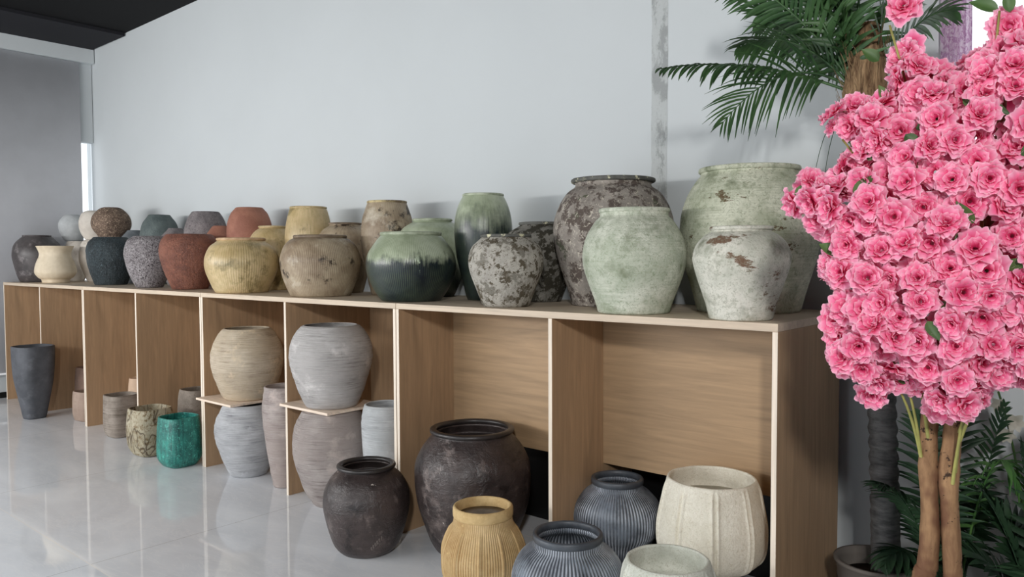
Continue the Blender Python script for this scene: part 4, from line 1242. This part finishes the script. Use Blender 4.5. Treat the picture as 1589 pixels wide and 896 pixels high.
def flower_matrix(u, w, z, r):
    e = edge_d(u, z)
    eps = .02
    gu = (edge_d(u + eps, z) - edge_d(u - eps, z)) / (2 * eps)
    gz = (edge_d(u, z + eps) - edge_d(u, z - eps)) / (2 * eps)
    k = max(.15, 1 - e / .2)
    nrm = TR * (-gu * k) + Vector((0, 0, -gz * k * .7)) + TV * (w / .22)
    nrm = nrm.normalized() + Vector((r.uniform(-.45, .45), r.uniform(-.45, .45), r.uniform(-.25, .5)))
    q = nrm.normalized().to_track_quat('Z', 'Y')
    s = r.uniform(.84, 1.12)
    return Matrix.Translation(tl(u, w, z)) @ q.to_matrix().to_4x4() @ Matrix.Rotation(r.uniform(0, 6.28), 4, 'Z') @ Matrix.Scale(s, 4)
front.sort(key=lambda p: p[1])
rest = MB()
for i, (u, w, z) in enumerate(front + back):
    mx = flower_matrix(u, w, z, rnd)
    me = FM[i % 7]
    if i < 100:
        o = bpy.data.objects.new('flower', me)
        COL.objects.link(o)
        o.parent = tree
        o.matrix_local = mx
    else:
        uvl = me.uv_layers[0].data
        uv = [(0, 0)] * len(me.vertices)
        for lp in me.loops:
            uv[lp.vertex_index] = tuple(uvl[lp.index].uv)
        rest.add([mx @ v.co for v in me.vertices], [list(p.vertices) for p in me.polygons], uv)
ro = rest.build('flowers_behind', M['petal'], tree)
ro['kind'] = 'stuff'
# flower stalks from the trunks into the crown
k = 0
stem_specs = [(-.02, .93, -.075, 1.12), (-.02, .93, -.055, 1.13), (-.005, .98, -.045, 1.2), (.0, 1.02, -.02, 1.16), (.012, 1.02, .03, 1.10),
              (.05, .87, .085, 1.14), (.055, .90, .075, 1.10), (.062, 1.0, .13, 1.14), (.064, .98, .15, 1.18), (.0, 1.05, -.12, 1.2),
              (-.0, 1.25, -.22, 1.5), (.01, 1.3, -.20, 1.72), (.02, 1.4, -.1, 1.98), (.09, 1.3, .25, 1.5), (.1, 1.4, .22, 1.75), (.1, 1.5, .12, 1.98),
              (.0, 1.3, -.18, 1.35), (.08, 1.2, .2, 1.3), (-.03, 1.5, -.23, 1.62), (.06, 1.4, .07, 1.55)]
for (u0, z0, u1, z1) in stem_specs:
    p0 = tl(u0, -.018, z0)
    p2 = tl(u1, -.10 if z1 < 1.25 else -.15, z1)
    pts = bez(p0, (p0 + p2) / 2 + tl((u0 - u1) * .12, -.01, .03), p2, 10)
    mb = MB(); V, F = tube(pts, [.0045 - .002 * i / 9 for i in range(10)], 7); mb.add(V, F)
    mb.build('stem', M['stem'], tree)
# leaves in the gaps
def big_leaf(parent, p, d, nrm, L, W):
    mb = MB()
    d = d.normalized(); side = d.cross(nrm).normalized(); n = side.cross(d).normalized()
    V, F, NS, NW = [], [], 8, 4
    for i in range(NS + 1):
        s = i / NS
        w = W * (math.sin(PI * min(1, s ** .8)) ** .9) + .0004
        c = p + d * (L * s) - n * (L * .22 * s * s)
        for j in range(NW + 1):
            q = j / NW * 2 - 1
            V.append(c + side * (q * w) + n * (abs(q) * w * .35))
    for i in range(NS):
        for j in range(NW):
            k = i * (NW + 1) + j
            F.append((k, k + 1, k + NW + 2, k + NW + 1))
    mb.add(V, F)
    return mb.build('leaf', M['leaf'], parent)
LV = [(-.055, 2.02, 1.2), (-.10, 1.80, 2.0), (-.19, 1.715, .4), (-.22, 1.70, -.4), (-.165, 1.575, .9), (-.31, 1.59, .5), (.075, 1.505, 2.2), (.06, 1.49, -1.8),
      (.05, 1.78, -.6), (.085, 1.765, -.5), (.16, 1.64, .8), (.17, 1.61, .2), (-.02, 1.315, .4), (-.01, 1.29, -1.0), (.13, 1.41, .3), (.15, 1.40, 2.4),
      (-.10, 1.36, 2.9), (-.14, 1.66, .9), (-.04, 1.72, .3), (-.06, 1.71, -.9), (.14, 1.975, 1.7), (.12, 1.99, 2.6), (-.13, 1.93, 2.4), (.17, 1.78, .3), (.02, 1.62, -1.2),
      (-.2, 1.44, 2.6), (-.05, 1.13, 2.2), (.24, 1.30, .2), (.23, 1.55, .4), (.28, 1.66, .6)]
for (u, z, a) in LV:
    e = max(0, edge_d(u, z)) if inside(u, z) else 0
    w = -.25 * math.sqrt(max(0, 1 - (1 - min(e / .26, 1)) ** 2)) - .012
    d = TR * math.cos(a) + Vector((0, 0, math.sin(a))) - TV * rnd.uniform(.1, .5)
    nn = (-TV + Vector((rnd.uniform(-.4, .4), 0, rnd.uniform(.1, .6)))).normalized()
    big_leaf(tree, tl(u, w, z), d, nn, rnd.uniform(.045, .065), rnd.uniform(.011, .016))


# ------------------------------------------------------------------ light
w = bpy.data.worlds.new('daylight')
sc.world = w
w.use_nodes = True
bg = w.node_tree.nodes['Background']
bg.inputs[0].default_value = (.90, .95, 1.0, 1)
bg.inputs[1].default_value = 1.85
def area(name, loc, target, sx, sy, power, col=(1, 1, 1)):
    la = bpy.data.lights.new(name, 'AREA')
    la.shape = 'RECTANGLE'
    la.size, la.size_y = sx, sy
    la.energy = power
    la.color = col
    o = bpy.data.objects.new(name, la)
    COL.objects.link(o)
    o.location = loc
    d = Vector(target) - Vector(loc)
    o.rotation_euler = d.to_track_quat('-Z', 'Y').to_euler()
    o['kind'] = 'helper'
    return o
area('shopfront_daylight', (-3.2, YF + .02, 1.80), (-2.6, .8, 1.75), 5.0, .30, 165, (1, .985, .96))
area('palm_shadow_lamp', (4.1, YF + .02, 2.75), (1.9, .5, 2.1), .40, .40, 210, (1, .99, .97))  # added lamp before the closed front wall, aimed to cast the palm's shadow

# ------------------------------------------------------------------ camera
cam = bpy.data.cameras.new('camera')
co = bpy.data.objects.new('camera', cam)
COL.objects.link(co)
yaw, pitch, roll = .70388, .041319, -.0042286
fw = Vector((-math.sin(yaw) * math.cos(pitch), math.cos(yaw) * math.cos(pitch), -math.sin(pitch)))
rt = Vector((math.cos(yaw), math.sin(yaw), 0))
up = rt.cross(fw)
r2 = rt * math.cos(roll) + up * math.sin(roll)
u2 = -rt * math.sin(roll) + up * math.cos(roll)
mtx = Matrix(((r2.x, u2.x, -fw.x, 3.0272), (r2.y, u2.y, -fw.y, -2.6393), (r2.z, u2.z, -fw.z, 1.4377), (0, 0, 0, 1)))
co.matrix_world = mtx
cam.sensor_width = 36.0
cam.lens = 1199.38 / 1589.0 * 36.0
cam.clip_start = .05
sc.camera = co
vs = sc.view_settings
sc.display_settings.display_device = 'sRGB'
vs.view_transform = 'Standard'
vs.look = 'None'
vs.exposure = -0.06
vs.gamma = 1.0
vs.use_curve_mapping = False
sc.cycles.use_denoising = True
sc.cycles.max_bounces = 10
sc.cycles.diffuse_bounces = 6
sc.cycles.sample_clamp_indirect = 8
